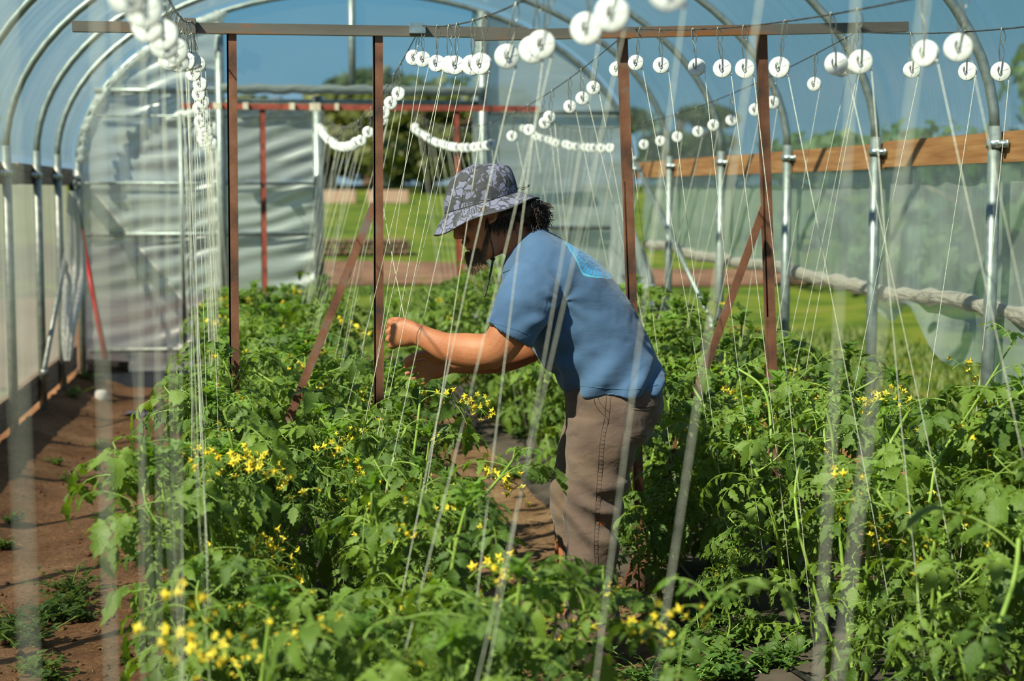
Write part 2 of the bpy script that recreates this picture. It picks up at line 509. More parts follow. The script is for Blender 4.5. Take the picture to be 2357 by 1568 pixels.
# torn lower edge hanging beneath the roll
def torn(u, v):
    y = 1.5 + u * 6.0
    L = .05 + .17 * max(0, min(1, (7.6 - y) / 1.2)) + .07 * math.sin(y * 4.3) + .05 * math.sin(y * 9.7 + 1)
    L = max(.03, L) * (1.5 if y < 6 else 1)
    return (XR + .10 + .03 * math.sin(y * 6 + v * 2), y, roll_z(y) - .02 - v * L)
mb = MB(); mb.grid(torn, 110, 5)
mb.build('torn_film_flap', M_filmwall, label='ragged clear plastic flap hanging below the rolled side curtain', cat='plastic sheet')
mb = MB()
pts = []; rr = []
for i in range(130):
    y = -1 + i * (YE + .9) / 129
    pts.append((XR + .10 + .006 * math.sin(y * 13), y, roll_z(y) - .01)); rr.append(.036 + .006 * math.sin(y * 21) + .006 * math.sin(y * 34 + 2))
mb.tube(pts, rr, 10)
mb.build('side_curtain_roll', M_filmroll, label='dirty white plastic curtain rolled up along the right side wall', cat='plastic roll')

# hip boards and baseboards
def board_run(name, x, z0, z1, y0, y1, n, m, label, th=.032):
    root = empty(name, (x, y0, 0), label, 'board')
    L = (y1 - y0) / n
    for i in range(n):
        b = MB(); off = .004 * ((i * 7) % 3 - 1)
        b.box((off, L * (i + .5), (z0 + z1) / 2 + off), (th, L - .006, z1 - z0))
        b.build('plank', m, root, smooth=False)
    return root


board_run('hip_board', XR + .045, 1.615, 1.735, -.6, 12.25, 5, M_wood, 'orange brown wooden hip board running along the right side wall')
board_run('hip_board', XL - .045, 1.55, 1.675, -.6, 12.25, 5, M_oldwood, 'grey brown wooden hip board along the left side wall')
bb = board_run('ground_board', XL - .045, .17, .34, -.6, 12.2, 5, M_oldwood, 'weathered baseboard at the foot of the left plastic wall')
board_run('ground_board', XR + .045, .02, .2, -.6, 12.2, 5, M_wood, 'reddish baseboard at the foot of the right wall behind the plants')

# hoops
names_right = ['at the end wall', 'one bay before the end wall', 'two bays before the end wall', 'three bays before the end wall, left of the near right-hand hoops',
               'second hoop post in from the right edge of the photo', 'whose thick right post stands nearest the right edge', 'crossing above the person, legs out of sight',
               'whose left arc runs through the top left corner', 'high over the camera, outermost at the top left', 'overhead near the camera', 'overhead behind the camera']
for k, (yl, yr) in enumerate(HOOPS):
    root = empty('greenhouse_hoop', (XC, (yl + yr) / 2, 0), 'galvanised pipe hoop ' + names_right[k], 'pipe hoop')
    o = Vector(root.location)
    pts = []
    for i in range(41):
        a = PI * (1 - i / 40)
        x = XC + AX * math.cos(a); f_ = (x - XL) / (XR - XL)
        pts.append(Vector((x, yl + (yr - yl) * f_, ZS + BZ * math.sin(a))) - o)
    b = MB(); b.tube(pts, .021, 10); b.build('arch_pipe', M_galv, root)
    for sx, yy, zc in ((XL, yl, 1.61), (XR, yr, 1.69)):
        b = MB(); b.tube([Vector((sx, yy, 0.0)) - o, Vector((sx, yy, ZS + .04)) - o], .026, 12); b.build('post', M_galv, root)
        b = MB(); c = Vector((sx, yy, zc)) - o
        b.tube([c - Vector((0, 0, .016)), c + Vector((0, 0, .016))], .033, 12)
        sd = 1 if sx > 0 else -1
        b.box(c + Vector((sd * .02, -.045, 0)), (.008, .06, .03))
        b.tube([c + Vector((sd * -.005, -.055, 0)), c + Vector((sd * .05, -.055, 0))], .011, 8)
        b.build('pipe_clamp', M_bolt, root)

# diagonal wind braces
for p, q, X, lb in (((180, 432), (102, 850), XL + .05, 'grey diagonal pipe brace against the left wall'),
                    ((1462, 372), (1640, 745), XR - .04, 'grey diagonal pipe brace against the far right wall')):
    A = onX(*p, X); B = onX(*q, X)
    b = MB(); b.tube([A, B], .017, 8)
    b.tube([A, A + Vector((0, 0, .04))], .028, 8); b.tube([B, B - Vector((0, 0, .04))], .026, 8)
    b.build('wind_brace', M_galv, label=lb, cat='brace')

# ---- end wall
YW = YE + .03


def end_panel(name, x0, x1, zb, zt, m, k, ridge=.018, nx=40, nz=60, freq=52, slope=.2):
    b = MB()
    def fn(u, v):
        x = x0 + u * (x1 - x0)
        top = min(zt, arch_z(x)) if zt else arch_z(x)
        z = zb + v * (top - zb)
        q = z - slope * (x - x0) + .05 * noise.noise(Vector((x * 2, z * 2, k)))
        d = ridge * (math.sin(q * freq + 4 * noise.noise(Vector((x * 1.3, z * 1.5, k + 2)))) * (.25 + .75 * u)) * (.6 + noise.noise(Vector((x * 1.5, z * 4, k + 7))))
        return (x, YW + d, z)
    b.grid(fn, nx, nz)
    return b.build(name, m, kind='structure')


end_panel('wall_back', XL, -.43, .1, 0, M_filmend, 1, .022, 40, 110, 46, .22)
end_panel('wall_back', -.43, .31, .1, 2.2, M_filmend, 2, .022, 34, 110, 46, .28)
end_panel('wall_back', -.43, 1.6, 2.27, 0, M_film, 3, .006, 40, 20, 20, .2)
end_panel('wall_back', 1.52, XR, .1, 0, M_filmend, 4, .008, 30, 50, 26, .05)

ew = empty('end_wall_frame', (XC, YE, 0), 'grey pipe frame around the doorway in the end wall', 'frame')
o = Vector(ew.location)


def pipe(nm, a, b_, r=.024, m=M_galv, root=ew):
    q = MB(); q.tube([Vector(a) - o, Vector(b_) - o], r, 10); return q.build(nm, m, root)


yp = YE - .02
for x, z0, z1, r in ((-.43, 0, arch_z(-.43), .034), (.58, 2.27, arch_z(.58), .028), (.31, 0, 2.24, .04), (1.6, 0, arch_z(1.6), .045), (-.73, .3, 2.1, .016)):
    pipe('upright_pipe', (x, yp, z0), (x, yp, z1), r)
for x0, x1, z, r in ((-1.36, -.43, 2.27, .022), (-.43, 1.62, 2.19, .026), (-1.45, .31, 1.18, .018), (-1.45, .31, 1.57, .01), (-1.45, .31, .29, .02), (-1.35, 0.31, 2.08, .008), (1.6, 2.8, 1.22, .02), (1.6, 2.7, 2.13, .018)):
    pipe('cross_pipe', (x0, yp + .01, z), (x1, yp + .01, z), r)
b = MB()
pts = [Vector((-.42 + 2.03 * i / 30, YE - .09, 2.285 + .006 * math.sin(i * 1.7))) for i in range(31)]
b.tube(pts, [.036 + .003 * math.sin(i * 2.1) for i in range(31)], 12)
b.build('door_curtain_roll', M_filmgrey, label='rolled up plastic door curtain on the header above the doorway', cat='plastic roll')
b = MB(); b.box((-.6, YE - .06, .05), (1.8, .05, .16)); b.build('kick_board', noise_mat('dark_blue_board', [(.4, (.02, .03, .05)), (.6, (.05, .065, .09))], 6), label='dark blue board along the foot of the end wall left of the doorway', cat='board', smooth=False)

# bunched film drapes
def drape(pts, rad, label, n=22, folds=9, flat=.45):
    P_ = catmull(pts, 8); b = MB(); vs = []; K = len(P_)
    r_ = np.interp(np.linspace(0, 1, K), np.linspace(0, 1, len(rad)), rad)
    n = 48
    for i, p in enumerate(P_):
        for j in range(n):
            t = 2 * PI * j / n
            q = 1 + .22 * math.sin(folds * t + i * .11) + .18 * noise.noise(Vector((t * 2, i * .15, folds)))
            vs.append((p.x + r_[i] * q * math.cos(t), p.y + flat * r_[i] * q * math.sin(t), p.z))
    b.add(vs, [(i * n + j, i * n + (j + 1) % n, (i + 1) * n + (j + 1) % n, (i + 1) * n + j) for i in range(K - 1) for j in range(n)])
    return b.build('plastic_drape', M_filmbunch, label=label, cat='plastic sheet')


yq = 12.0
drape([onY(1425, 470, yq), onY(1440, 560, yq), onY(1448, 640, yq), onY(1450, 700, yq)], [.05, .1, .17, .2], 'gathered white plastic sheet hanging at the right end of the end wall')
drape([onY(1495, 655, 11.2), onY(1500, 690, 11.2), onY(1512, 730, 11.2)], [.03, .08, .04], 'small crumpled pale plastic scrap beyond the person\'s back', folds=6)
drape([onX(165, 440, -1.38), onX(172, 560, -1.38), onX(172, 640, -1.38), onX(160, 740, -1.38), onX(155, 830, -1.38)], [.02, .055, .065, .045, .02], 'loose white plastic drape bulging beside the left wall', flat=.9)
# white bunched edge film running up the last hoop on the left
b = MB()
pts = []; rr = []
for i in range(60):
    a = PI * (1 - i / 59 * .34)
    x = XC + (AX - .05) * math.cos(a); pts.append(Vector((x, YE - .16, ZS + (BZ - .04) * math.sin(a)))); rr.append(.03 + .014 * math.sin(i * 1.9) + .01 * math.sin(i * .7))
b.tube(pts, rr, 8); b.build('gathered_film_edge', M_filmbunch, label='crumpled white film edge following the last hoop on the left', cat='plastic sheet')

# ---- red-handled broom
A = onY(163, 425, 12.05); Bm = onY(186, 530, 11.9); Cc = onY(243, 832, 11.55)
br = empty('push_broom', Cc, 'long red handled broom leaning against the end wall by the left corner', 'broom')
b = MB(); b.tube([A - Cc, Bm - Cc], .022, 8); b.build('grip', M_black, br, label='dark upper end of the handle')
b = MB(); b.tube([Bm - Cc, Vector((0, 0, .02))], .019, 8); b.build('handle', M_redpole, br)
b = MB(); b.beam((-.13, .0, 0), (.16, -.03, -.02), .07, .035); b.build('broom_head', M_bristle, br, smooth=False)
b = MB()
for i in range(60):
    x = -.12 + .27 * (i % 20) / 19; y = -.025 + .02 * (i // 20)
    b.tube([(x, y, -.01), (x * 1.05, y * 1.3, -.085)], .006, 4)
b.build('bristles', M_bristle, br)
b = MB(); c = onY(232, 852, 11.3)
b.lathe([(0.0, 0), (.04, 0), (.046, .03), (.044, .07), (.03, .085), (.0, .085)], 14, M=Matrix.Translation(Vector((c.x, c.y, 0.02))))
b.build('white_cup', M_spool, label='small white plastic cup on the soil below the broom head', cat='cup')
b = MB(); b.grid(lambda u, v: (-1.05 + u * .22, 10.7 + v * .12, soil_h(-1.05 + u * .22, 10.7) + .02 + .01 * math.sin(u * 9)), 8, 3)
b.build('crumpled_wrapper', noise_mat('blue_wrapper', [(.4, (.12, .18, .35)), (.6, (.35, .2, .18))], 12), label='crumpled blue and red wrapper on the soil at the far end', cat='wrapper')

# ================================================================== TRELLIS FRAMES
def frame(name, label, Y, beams, posts, braces, m_beam, m_post, bw=.036, pw=.034, clamps=()):
    root = empty(name, (XC, Y, 0), label, 'frame'); o_ = Vector(root.location)
    for (p, q, dy, m) in beams:
        A_ = onY(*p, Y + dy); B_ = onY(*q, Y + dy)
        b_ = MB(); b_.beam(A_ - o_, B_ - o_, .036, bw); b_.build('crossbeam', m, root, smooth=False)
    for (p, q) in posts:
        A_ = onY(*p, Y); B_ = onY(*q, Y); d_ = (B_ - A_)
        G = A_ + d_ * (A_.z / -d_.z)
        b_ = MB()   # angle iron: two flanges
        b_.beam(A_ - o_, G - o_, pw, .006, up=(0, 1, 0)) if False else None
        x_ = Vector((1, 0, 0)); y_ = Vector((0, 1, 0))
        for (ox, oy, wx, wy) in ((0, 0, pw, .006), (-pw / 2 + .003, .014, .006, .034)):
            vs = [pp - o_ + Vector((ox + sx * wx / 2, oy + sy * wy / 2, 0)) for pp in (A_, G) for sx in (-1, 1) for sy in (-1, 1)]
            b_.add(vs, [(0, 1, 3, 2), (4, 6, 7, 5), (0, 4, 5, 1), (2, 3, 7, 6), (0, 2, 6, 4), (1, 5, 7, 3)])
        b_.build('post', m_post, root, smooth=False)
    for (p, q) in braces:
        A_ = onY(*p, Y + .02); B_ = onY(*q, Y + .02); d_ = (B_ - A_); G = A_ + d_ * (A_.z / -d_.z)
        b_ = MB(); b_.beam(A_ - o_, G - o_, .006, .03); b_.beam(A_ - o_ + Vector((0, .015, 0)), G - o_ + Vector((0, .015, 0)), .03, .006)
        b_.build('diagonal_brace', m_post, root, smooth=False)
    for (p, sz, m) in clamps:
        A_ = onY(*p, Y - .03)
        b_ = MB(); b_.box(A_ - o_, sz); b_.build('wire_anchor', m, root, smooth=False)
    return root


M_pale = noise_mat('pale_tie', [(.4, (.55, .48, .38)), (.6, (.7, .62, .5))], 20)
frame('string_trellis', 'rusty brown steel trellis frame with long crossbeam behind the person', 5.6,
      [((167, 61), (1212, 76), .0, M_steel), ((1092, 82), (2088, 62), -.0375, M_steel)],
      [((533, 78), (540, 860)), ((870, 82), (872, 740)), ((1434, 88), (1456, 700)), ((1755, 78), (1778, 830))],
      [((862, 470), (655, 990)), ((1759, 478), (1655, 762))],
      M_steel, M_rust, clamps=[((432, 60), (.055, .05, .05), M_steel), ((960, 66), (.055, .05, .035), M_bolt), ((1440, 76), (.04, .05, .04), M_steel), ((1990, 62), (.05, .05, .03), M_steel)])
frame('string_trellis', 'red painted trellis frame standing in front of the doorway', 11.9,
      [((417, 244), (1240, 251), 0, M_redpaint)],
      [((604, 250), (610, 730)), ((1050, 250), (1058, 620))], [],
      M_redpaint, M_redpaint, .042, .042, clamps=[((500, 244), (.06, .06, .05), M_pale), ((565, 244), (.04, .06, .05), M_pale), ((672, 245), (.04, .06, .05), M_pale), ((725, 246), (.08, .06, .055), M_pale), ((775, 246), (.03, .06, .05), M_pale)])

# ================================================================== CABLES AND REELS
WIRES = [  # x at Y=2, x at Y=5.6, x at Y=11.9
    (-.19, -.285, -.47), (.545, .51, .32), (1.36, 1.27, .99), (1.86, 2.12, 1.79)]
ORD = ['leftmost', 'second from left', 'third from left', 'rightmost']


def wire_pt(k, y):
    a, b_, c = WIRES[k]
    if y < 5.6:
        x = a + (b_ - a) * (y - 2) / 3.6
        z = 1.895 + .0190 * (y - 2.4) ** 2
    else:
        t = (y - 5.6) / 6.3
        x = b_ + (c - b_) * t
        z = 2.09 + .05 * t - .24 * 4 * t * (1 - t) * (.9 + .2 * t)
    return Vector((x, y, z))


for k in range(4):
    b = MB()
    ys = [-.6 + i * .25 for i in range(26)]
    ys = [y for y in ys if y < 5.6] + [5.6] + [5.6 + 6.3 * i / 30 for i in range(1, 31)]
    b.tube([wire_pt(k, y) for y in ys], .0022, 6)
    b.build('trellis_cable', M_cable, label='thin dark overhead cable carrying string reels, ' + ORD[k] + ' of the four', cat='cable')

# reel prototype pieces (origin at the cable, hanging in -Z; reel faces +-Y)
HL = .118
R_ = .0275
Mx = Matrix.Translation((0, 0, -HL)) @ Matrix.Rotation(PI / 2, 4, 'X')
b = MB()
b.lathe([(0, -.0065), (R_ * .93, -.0065), (R_, -.0052), (R_, -.0035), (R_ * .82, -.003), (R_ * .45, -.002), (R_ * .45, .002), (R_ * .82, .003), (R_, .0035), (R_, .0052), (R_ * .93, .0065), (0, .0065)], 28, M=Mx)
for s_ in (-1, 1):      # raised radial ribs and a rim lip on both faces
    for q in range(3):
        a = q * 2 * PI / 3 + .4
        c = Vector((math.cos(a) * .015, s_ * .0067, -HL + math.sin(a) * .015))
        b.box(c, (.016, .0012, .0015), Euler((0, -a, 0)))
b.box((.022, 0, -HL - .017), (.011, .006, .006), Euler((0, .7, 0)))
me_spool = b.mesh('spool', M_spool)
b = MB()
for s_ in (-1, 1):
    y0 = s_ * .003
    b.tube(catmull([(0.004, y0 * .3, -.004), (0, y0 * .2, .005), (-.004, y0, -.004), (-.005, y0 * 1.4, -.03), (-.006 * s_, y0 * 2.4, -.06), (-.003 * s_, y0 * 3.6, -HL + .03), (0, y0 * 3.8, -HL), (.004 * s_, y0 * 3.8, -HL - .006), (.008 * s_, y0 * 3.6, -HL + .003), (.006 * s_, y0 * 3.5, -HL + .016)], 4), .0015, 5)
b.tube([(0, -.0135, -HL), (0, .0135, -HL)], .0022, 6)
b.tube(catmull([(.004, 0, -.004), (.009, 0, -.02), (.007, 0, -.034), (.003, 0, -.04)], 4), .0014, 5)
me_hook = b.mesh('wire_hook', M_wire)

TW_ = {}
PLACED = {}


def solve_y(px, k, lo, hi):
    best = None
    for i in range(400):
        y = lo + (hi - lo) * i / 399
        e = abs(proj(wire_pt(k, y))[0] - px)
        if best is None or e < best[0]: best = (e, y)
    return best[1]


reel_rnd = random.Random(21)
POS = {0: [], 1: [], 2: [], 3: []}
POS[1] += [1.8, 1.5, 1.27]
POS[0] += [.95, 1.3, 1.78, 1.95, 2.15, 2.3, 2.5, 2.75, 2.95, 3.2, 3.4, 3.65, 3.85, 4.1, 4.35, 4.62, 4.9, 5.15, 5.4]
for px in (1546, 1439, 1368, 1275, 1244, 1189, 1118, 1091, 1053, 1034, 1007, 973, 961): POS[1].append(solve_y(px, 1, 1.7, 5.58))
for px in (2223, 2123, 1975, 1913, 1807, 1712, 1654, 1595, 1521, 1474): POS[2].append(solve_y(px, 2, 2.6, 5.6))
for px in (2307, 2222, 2098): POS[3].append(solve_y(px, 3, 3.5, 5.6))
for px in (922, 908, 892, 881, 855, 834): POS[1].append(solve_y(px, 1, 5.6, 9))
for px in (1429, 1373, 1339, 1311, 1272, 1248, 1217, 1185): POS[2].append(solve_y(px, 2, 5.6, 8.5))
for px in (2011, 1960, 1946, 1879, 1784, 1745, 1683, 1650, 1603, 1562, 1523, 1482): POS[3].append(solve_y(px, 3, 5.6, 9))
y = 5.75
while y < 11.7: POS[0].append(y); y += reel_rnd.uniform(.15, .25)
for k, y0 in ((1, 8.2), (2, 8.3), (3, 8.9)):
    y = max([q for q in POS[k]] + [y0]) + .15
    while y < 11.75: POS[k].append(y); y += reel_rnd.uniform(.13, .22)
words_n = ['first', 'second', 'third', 'fourth', 'fifth', 'sixth', 'seventh', 'eighth', 'ninth', 'tenth', 'eleventh', 'twelfth', 'thirteenth', 'fourteenth', 'fifteenth', 'sixteenth', 'seventeenth', 'eighteenth', 'nineteenth', 'twentieth']


def nth(i):
    return words_n[i] if i < 20 else 'twenty-' + words_n[i - 20] if i < 29 else 'thirtieth' if i == 29 else 'thirty-' + words_n[i - 30]


TARGET = {0: lambda y: wire_pt(0, y).x + .04, 1: lambda y: C1(y) + (.07 if y > 2 else .22), 2: lambda y: C2(y) - .16, 3: lambda y: C2(y) + .06}
for k in range(4):
    ys = sorted(POS[k])
    front = [y for y in ys if y < 5.6][::-1]; back = [y for y in ys if y >= 5.6]
    for side, lst in (('in front of', front), ('beyond', back)):
        for i, y in enumerate(lst):
            p = wire_pt(k, y)
            lab = f'white string reel, {nth(i)} {side} the rusty crossbeam on the {ORD[k]} cable'
            r_ = empty('string_reel', p, lab, 'reel', 'string reels hanging from the overhead cables')
            r_.rotation_euler = (reel_rnd.uniform(-.08, .08), reel_rnd.uniform(-.14, .14) + (.12 if k == 1 else 0), reel_rnd.uniform(-.3, .3) - math.atan2(p.x, p.y) - (.12 if k else .25))
            for nm, me in (('spool', me_spool), ('wire_hook', me_hook)):
                c = bpy.data.objects.new(nm, me); COL.objects.link(c); c.parent = r_
            # string from the reel down to the stem base, child of the reel
            M = r_.rotation_euler.to_matrix()
            st = M @ Vector((.024, 0, -HL - .012))
            hand = (k == 1 and i == 4)
            tx = TARGET[k](y) + (reel_rnd.uniform(-.12, .12) if k else reel_rnd.uniform(-.04, .07))
            end = Vector((tx, y + reel_rnd.uniform(-.12, .12) - .1, .12)) - p
            mid = [st]
            if hand:
                HANDY = onY(932, 738, 4.86)
                end = HANDY - p
            cnt = 2 if i % 4 != 1 else 1
            bt = MB()
            Minv = M.transposed()
            def sag(a_, b_2, s_):
                return [Minv @ (a_ + (b_2 - a_) * t + Vector((0.012 * math.sin(PI * t) * s_, 0, 0))) for t in (0, .25, .5, .75, 1)]
            bt.tube(sag(st, end, reel_rnd.uniform(-1, 1)), (.0005 if y < 3.3 else .0008) if (k == 0 and y > 1.5) else .0007 if 1.9 < y < 3 else .0009, 5)
            if k == 1 and i == 2:
                bt.tube(sag(st, end + Vector((.06, .04, 0)), reel_rnd.uniform(-1, 1)), .001, 5)
            bt.build('string', M_twine, r_)

# ================================================================== OUTSIDE THINGS
def make_tree(loc, h, wd, m, label, seed, name='tree', nleaf=1500, cat='tree', ls=.28, group=None, low=.25):
    r = random.Random(seed)
    root = empty(name, loc, label, cat, group)
    b = MB()
    b.tube(catmull([(0, 0, -.1), (r.uniform(-.1, .1) * h * .1, 0, h * .3), (r.uniform(-.3, .3) * h * .1, 0, h * .75)], 4), [wd * .05 * (1 - .08 * i) for i in range(9)], 8)
    for q in range(5):
        a = r.uniform(0, 2 * PI); z = h * r.uniform(.25, .5)
        b.tube([(0, 0, z), (math.cos(a) * wd * .2, math.sin(a) * wd * .2, z + h * .15), (math.cos(a) * wd * .36, math.sin(a) * wd * .36, z + h * .28)], [wd * .02, wd * .014, wd * .006], 6)
    b.build('trunk', M_bark, root)
    b = MB()
    blobs = [(r.uniform(-.32, .32) * wd, r.uniform(-.32, .32) * wd, h * r.uniform(low + .12, .86), r.uniform(.16, .28)) for _ in range(14)]
    for i in range(nleaf):
        bx_, by_, bz_, br_ = blobs[r.randrange(14)]
        d = Vector((r.gauss(0, 1), r.gauss(0, 1), r.gauss(0, 1))).normalized() * (br_ * wd * r.uniform(.7, 1))
        c = Vector((bx_, by_, bz_)) + Vector((d.x, d.y, d.z * h / wd * .6))
        c.z = max(c.z, h * low * .4)
        n_ = (d + Vector((r.gauss(0, 1), r.gauss(0, 1), r.gauss(0, 1))) * .4 * wd * .2).normalized()
        a_ = n_.orthogonal().normalized() * ls * r.uniform(.6, 1.3); b2 = n_.cross(a_) * .55
        b.add([c - a_, c - b2, c + a_, c + b2], [(0, 1, 2, 3)])
    o_ = b.build('crown', m, root, smooth=False); o_['kind'] = 'stuff'
    return root


rr_ = random.Random(5)
tree_labels = ['olive tree mass far beyond the doorway, left', 'brown green tree far beyond the doorway, centre', 'dark green tree far beyond the doorway, right',
               'tree far behind the end wall, left of the doorway', 'tree far behind the end wall, right of the doorway', 'far treeline tree seen through the right end plastic',
               'far leafy tree behind the left end plastic', 'distant tree above the woodpile', 'far tree seen past the red post', 'tall distant tree right of the end wall']
for i, (px, Y, h_, w_) in enumerate([(760, 62, 4.6, 6), (850, 67, 5.0, 6), (985, 58, 4.7, 6), (630, 64, 3.8, 6), (1160, 66, 4.4, 6), (1330, 60, 3.4, 6), (440, 66, 3.2, 6), (915, 76, 5.4, 7), (1070, 74, 5.4, 7), (1560, 64, 3.6, 7)]):
    p = onY(px, 450, Y); p.z = out_h(p.x, p.y)
    make_tree(p, h_, w_, M_treeleaf, tree_labels[i], 50 + i, ls=.26, nleaf=1900, low=.0)
for i, (x, y, h_, w_) in enumerate([(-7.5, 15, 5.5, 5), (-9, 20, 7, 6), (-8, 26, 7.5, 7), (-13, 24, 9, 8), (-11, 15.5, 8, 6)]):
    make_tree(Vector((x, y, out_h(x, y))), h_, w_, M_bushleaf, ['tree outside the left wall, nearest the front', 'tree outside the left wall, second along', 'tree outside the left wall near the end wall corner', 'tall tree behind the others outside the left wall', 'tall tree outside the left wall by the top left corner'][i], 150 + i, ls=.2, nleaf=2000, low=.05)
side_labels = ['green bush behind the right plastic wall near the end', 'leafy shrub outside the right wall, middle bay', 'green shrub outside the right wall, left of the thick post', 'tall shrub outside the right wall at the photo edge', 'broad tree outside the right wall at the photo edge', 'far hedge tree outside the right wall']
for i, (x, y, h_, w_) in enumerate([(19, 30, 7.5, 8), (16.5, 21, 6.4, 7), (15.5, 14.5, 5.6, 6.5), (14, 10, 4.6, 5)]):
    make_tree(Vector((x, y, out_h(x, y))), h_, w_, M_bushleaf, ['tall tree outside the right wall near the end wall', 'tall tree outside the right wall, second from the end', 'tall tree outside the right wall, third from the end', 'tall tree outside the right wall nearest the photo edge'][i], 120 + i, ls=.22, nleaf=2200, low=.05)
for i, (x, y, h_, w_) in enumerate([(9, 22, 2.4, 4.5), (8.2, 15.5, 2.2, 4), (8.5, 12.2, 2.3, 4), (8.2, 9.4, 2.4, 3.6), (10.5, 7.4, 3.0, 4), (12.5, 18.5, 2.9, 5.5)]):
    make_tree(Vector((x, y, out_h(x, y))), h_, w_, M_bushleaf, side_labels[i], 80 + i, name='shrub', cat='shrub', ls=.13, nleaf=2200, low=.02)

# woodpile and raised beds on the far lawn
def far_stack(px, py, Y, wd, ht, label, name, n, m):
    p = onY(px, py, Y); p.z = out_h(p.x, p.y)
    root = empty(name, p, label, 'woodpile' if 'wood' in name else 'bed'); r = random.Random(int(px))
    for i in range(n):
        b_ = MB(); q = i / n
        row = i % 3
        x_ = -wd / 2 + wd * (i // 3 + .5 * (row % 2)) / (n / 3)
        b_.tube([(x_, -.4, ht * (row + .5) / 3), (x_ + r.uniform(-.05, .05), .4, ht * (row + .5) / 3)], ht / 6 * r.uniform(.85, 1.1), 8)
        b_.build('log', m, root)
    return root


far_stack(835, 556, 29, 1.75, .30, 'low brown woodpile on the lawn beyond the doorway', 'woodpile', 48, M_bark)
rb = onY(835, 475, 50); rb.z = out_h(rb.x, rb.y)
for i, (dx, wd_) in enumerate(((-.8, 1.1), (.8, 1.2))):
    root = empty('raised_bed', rb + Vector((dx, 0, 0)), ['brown timber raised bed far across the lawn, left one', 'brown timber raised bed far across the lawn, right one'][i], 'garden bed')
    for (c, d) in (((0, -.5, .2), (wd_, .06, .4)), ((0, .5, .2), (wd_, .06, .4)), ((-wd_ / 2, 0, .2), (.06, 1, .4)), ((wd_ / 2, 0, .2), (.06, 1, .4))):
        b = MB(); b.box(c, d); b.build('side_board', M_oldwood, root, smooth=False)
    b = MB(); b.box((0, 0, .17), (wd_ - .08, .9, .3)); b.build('soil_fill', M_soil, root, smooth=False)

# drip tapes on the beds
for k, (x, cf, lb) in enumerate(((-.24, C1, 'black drip tape along the left tomato bed, path side'), (.22, C1, 'black drip tape along the left tomato bed, inner side'), (-.22, C2, 'black drip tape along the right tomato bed, path side'), (.16, C2, 'black drip tape along the right tomato bed, wall side'))):
    b = MB(); pts = []
    for i in range(40):
        yy = 1.8 + i * .25; xx = x + cf(yy) + .03 * math.sin(i * .9); pts.append(Vector((xx, yy, soil_h(xx, yy) + .02)))
    b.tube(pts, .008, 6, flat=.6); b.build('drip_tape', M_black, label=lb, cat='irrigation tape')
for k, (cf, wd_, lb) in enumerate(((C1, .85, 'dark weed fabric covering the left tomato bed'), (C2, .8, 'dark weed fabric covering the right tomato bed'))):
    def fab(u, v):
        yy = 1.8 + v * 9.8; xx = cf(yy) - wd_ / 2 + u * wd_ + .02 * math.sin(v * 40)
        return (xx, yy, soil_h(xx, yy) + .008 + .008 * noise.noise(Vector((u * 6, v * 60, 2))))
    b = MB(); b.grid(fab, 20, 150)
    b.build('weed_fabric', M_fabricmulch, label=lb, cat='ground cloth')

# ================================================================== TOMATO PLANTS
def leaflet(mb, M, L, W, r, teeth=.22):
    st = [0, .07, .18, .30, .42, .54, .66, .78, .89, 1.0]
    fold = r.uniform(.15, .55); curl = r.uniform(.15, .55); tw = r.uniform(-.5, .5); wv = r.uniform(0, 6)
    vs = []; n = len(st)
    for i, t in enumerate(st):
        wdt = W / 2 * (math.sin(PI * min(1, t ** .72)) ** .8 if 0 < t < 1 else (.05 if t == 0 else .0))
        k = 1 + (teeth if i % 2 else -teeth * .7)
        z0 = -curl * t * t * L + .03 * L * math.sin(t * 5 + wv)
        for s_ in (-1, 0, 1):
            a = tw * t
            x = s_ * wdt * k; z = abs(s_) * wdt * fold * (1 + .5 * math.sin(t * 9 + wv + s_))
            vs.append(M @ Vector((x * math.cos(a) - z * math.sin(a), t * L - (0.05 * L * abs(s_) if i % 2 == 0 else -.03 * L * abs(s_)), z0 + z * math.cos(a) + x * math.sin(a))))
    fs = []
    for i in range(n - 1):
        for c in (0, 1):
            q = (i * 3 + c, i * 3 + c + 1, (i + 1) * 3 + c + 1, (i + 1) * 3 + c)
            fs.append(q)
    mb.add(vs, fs, 0)


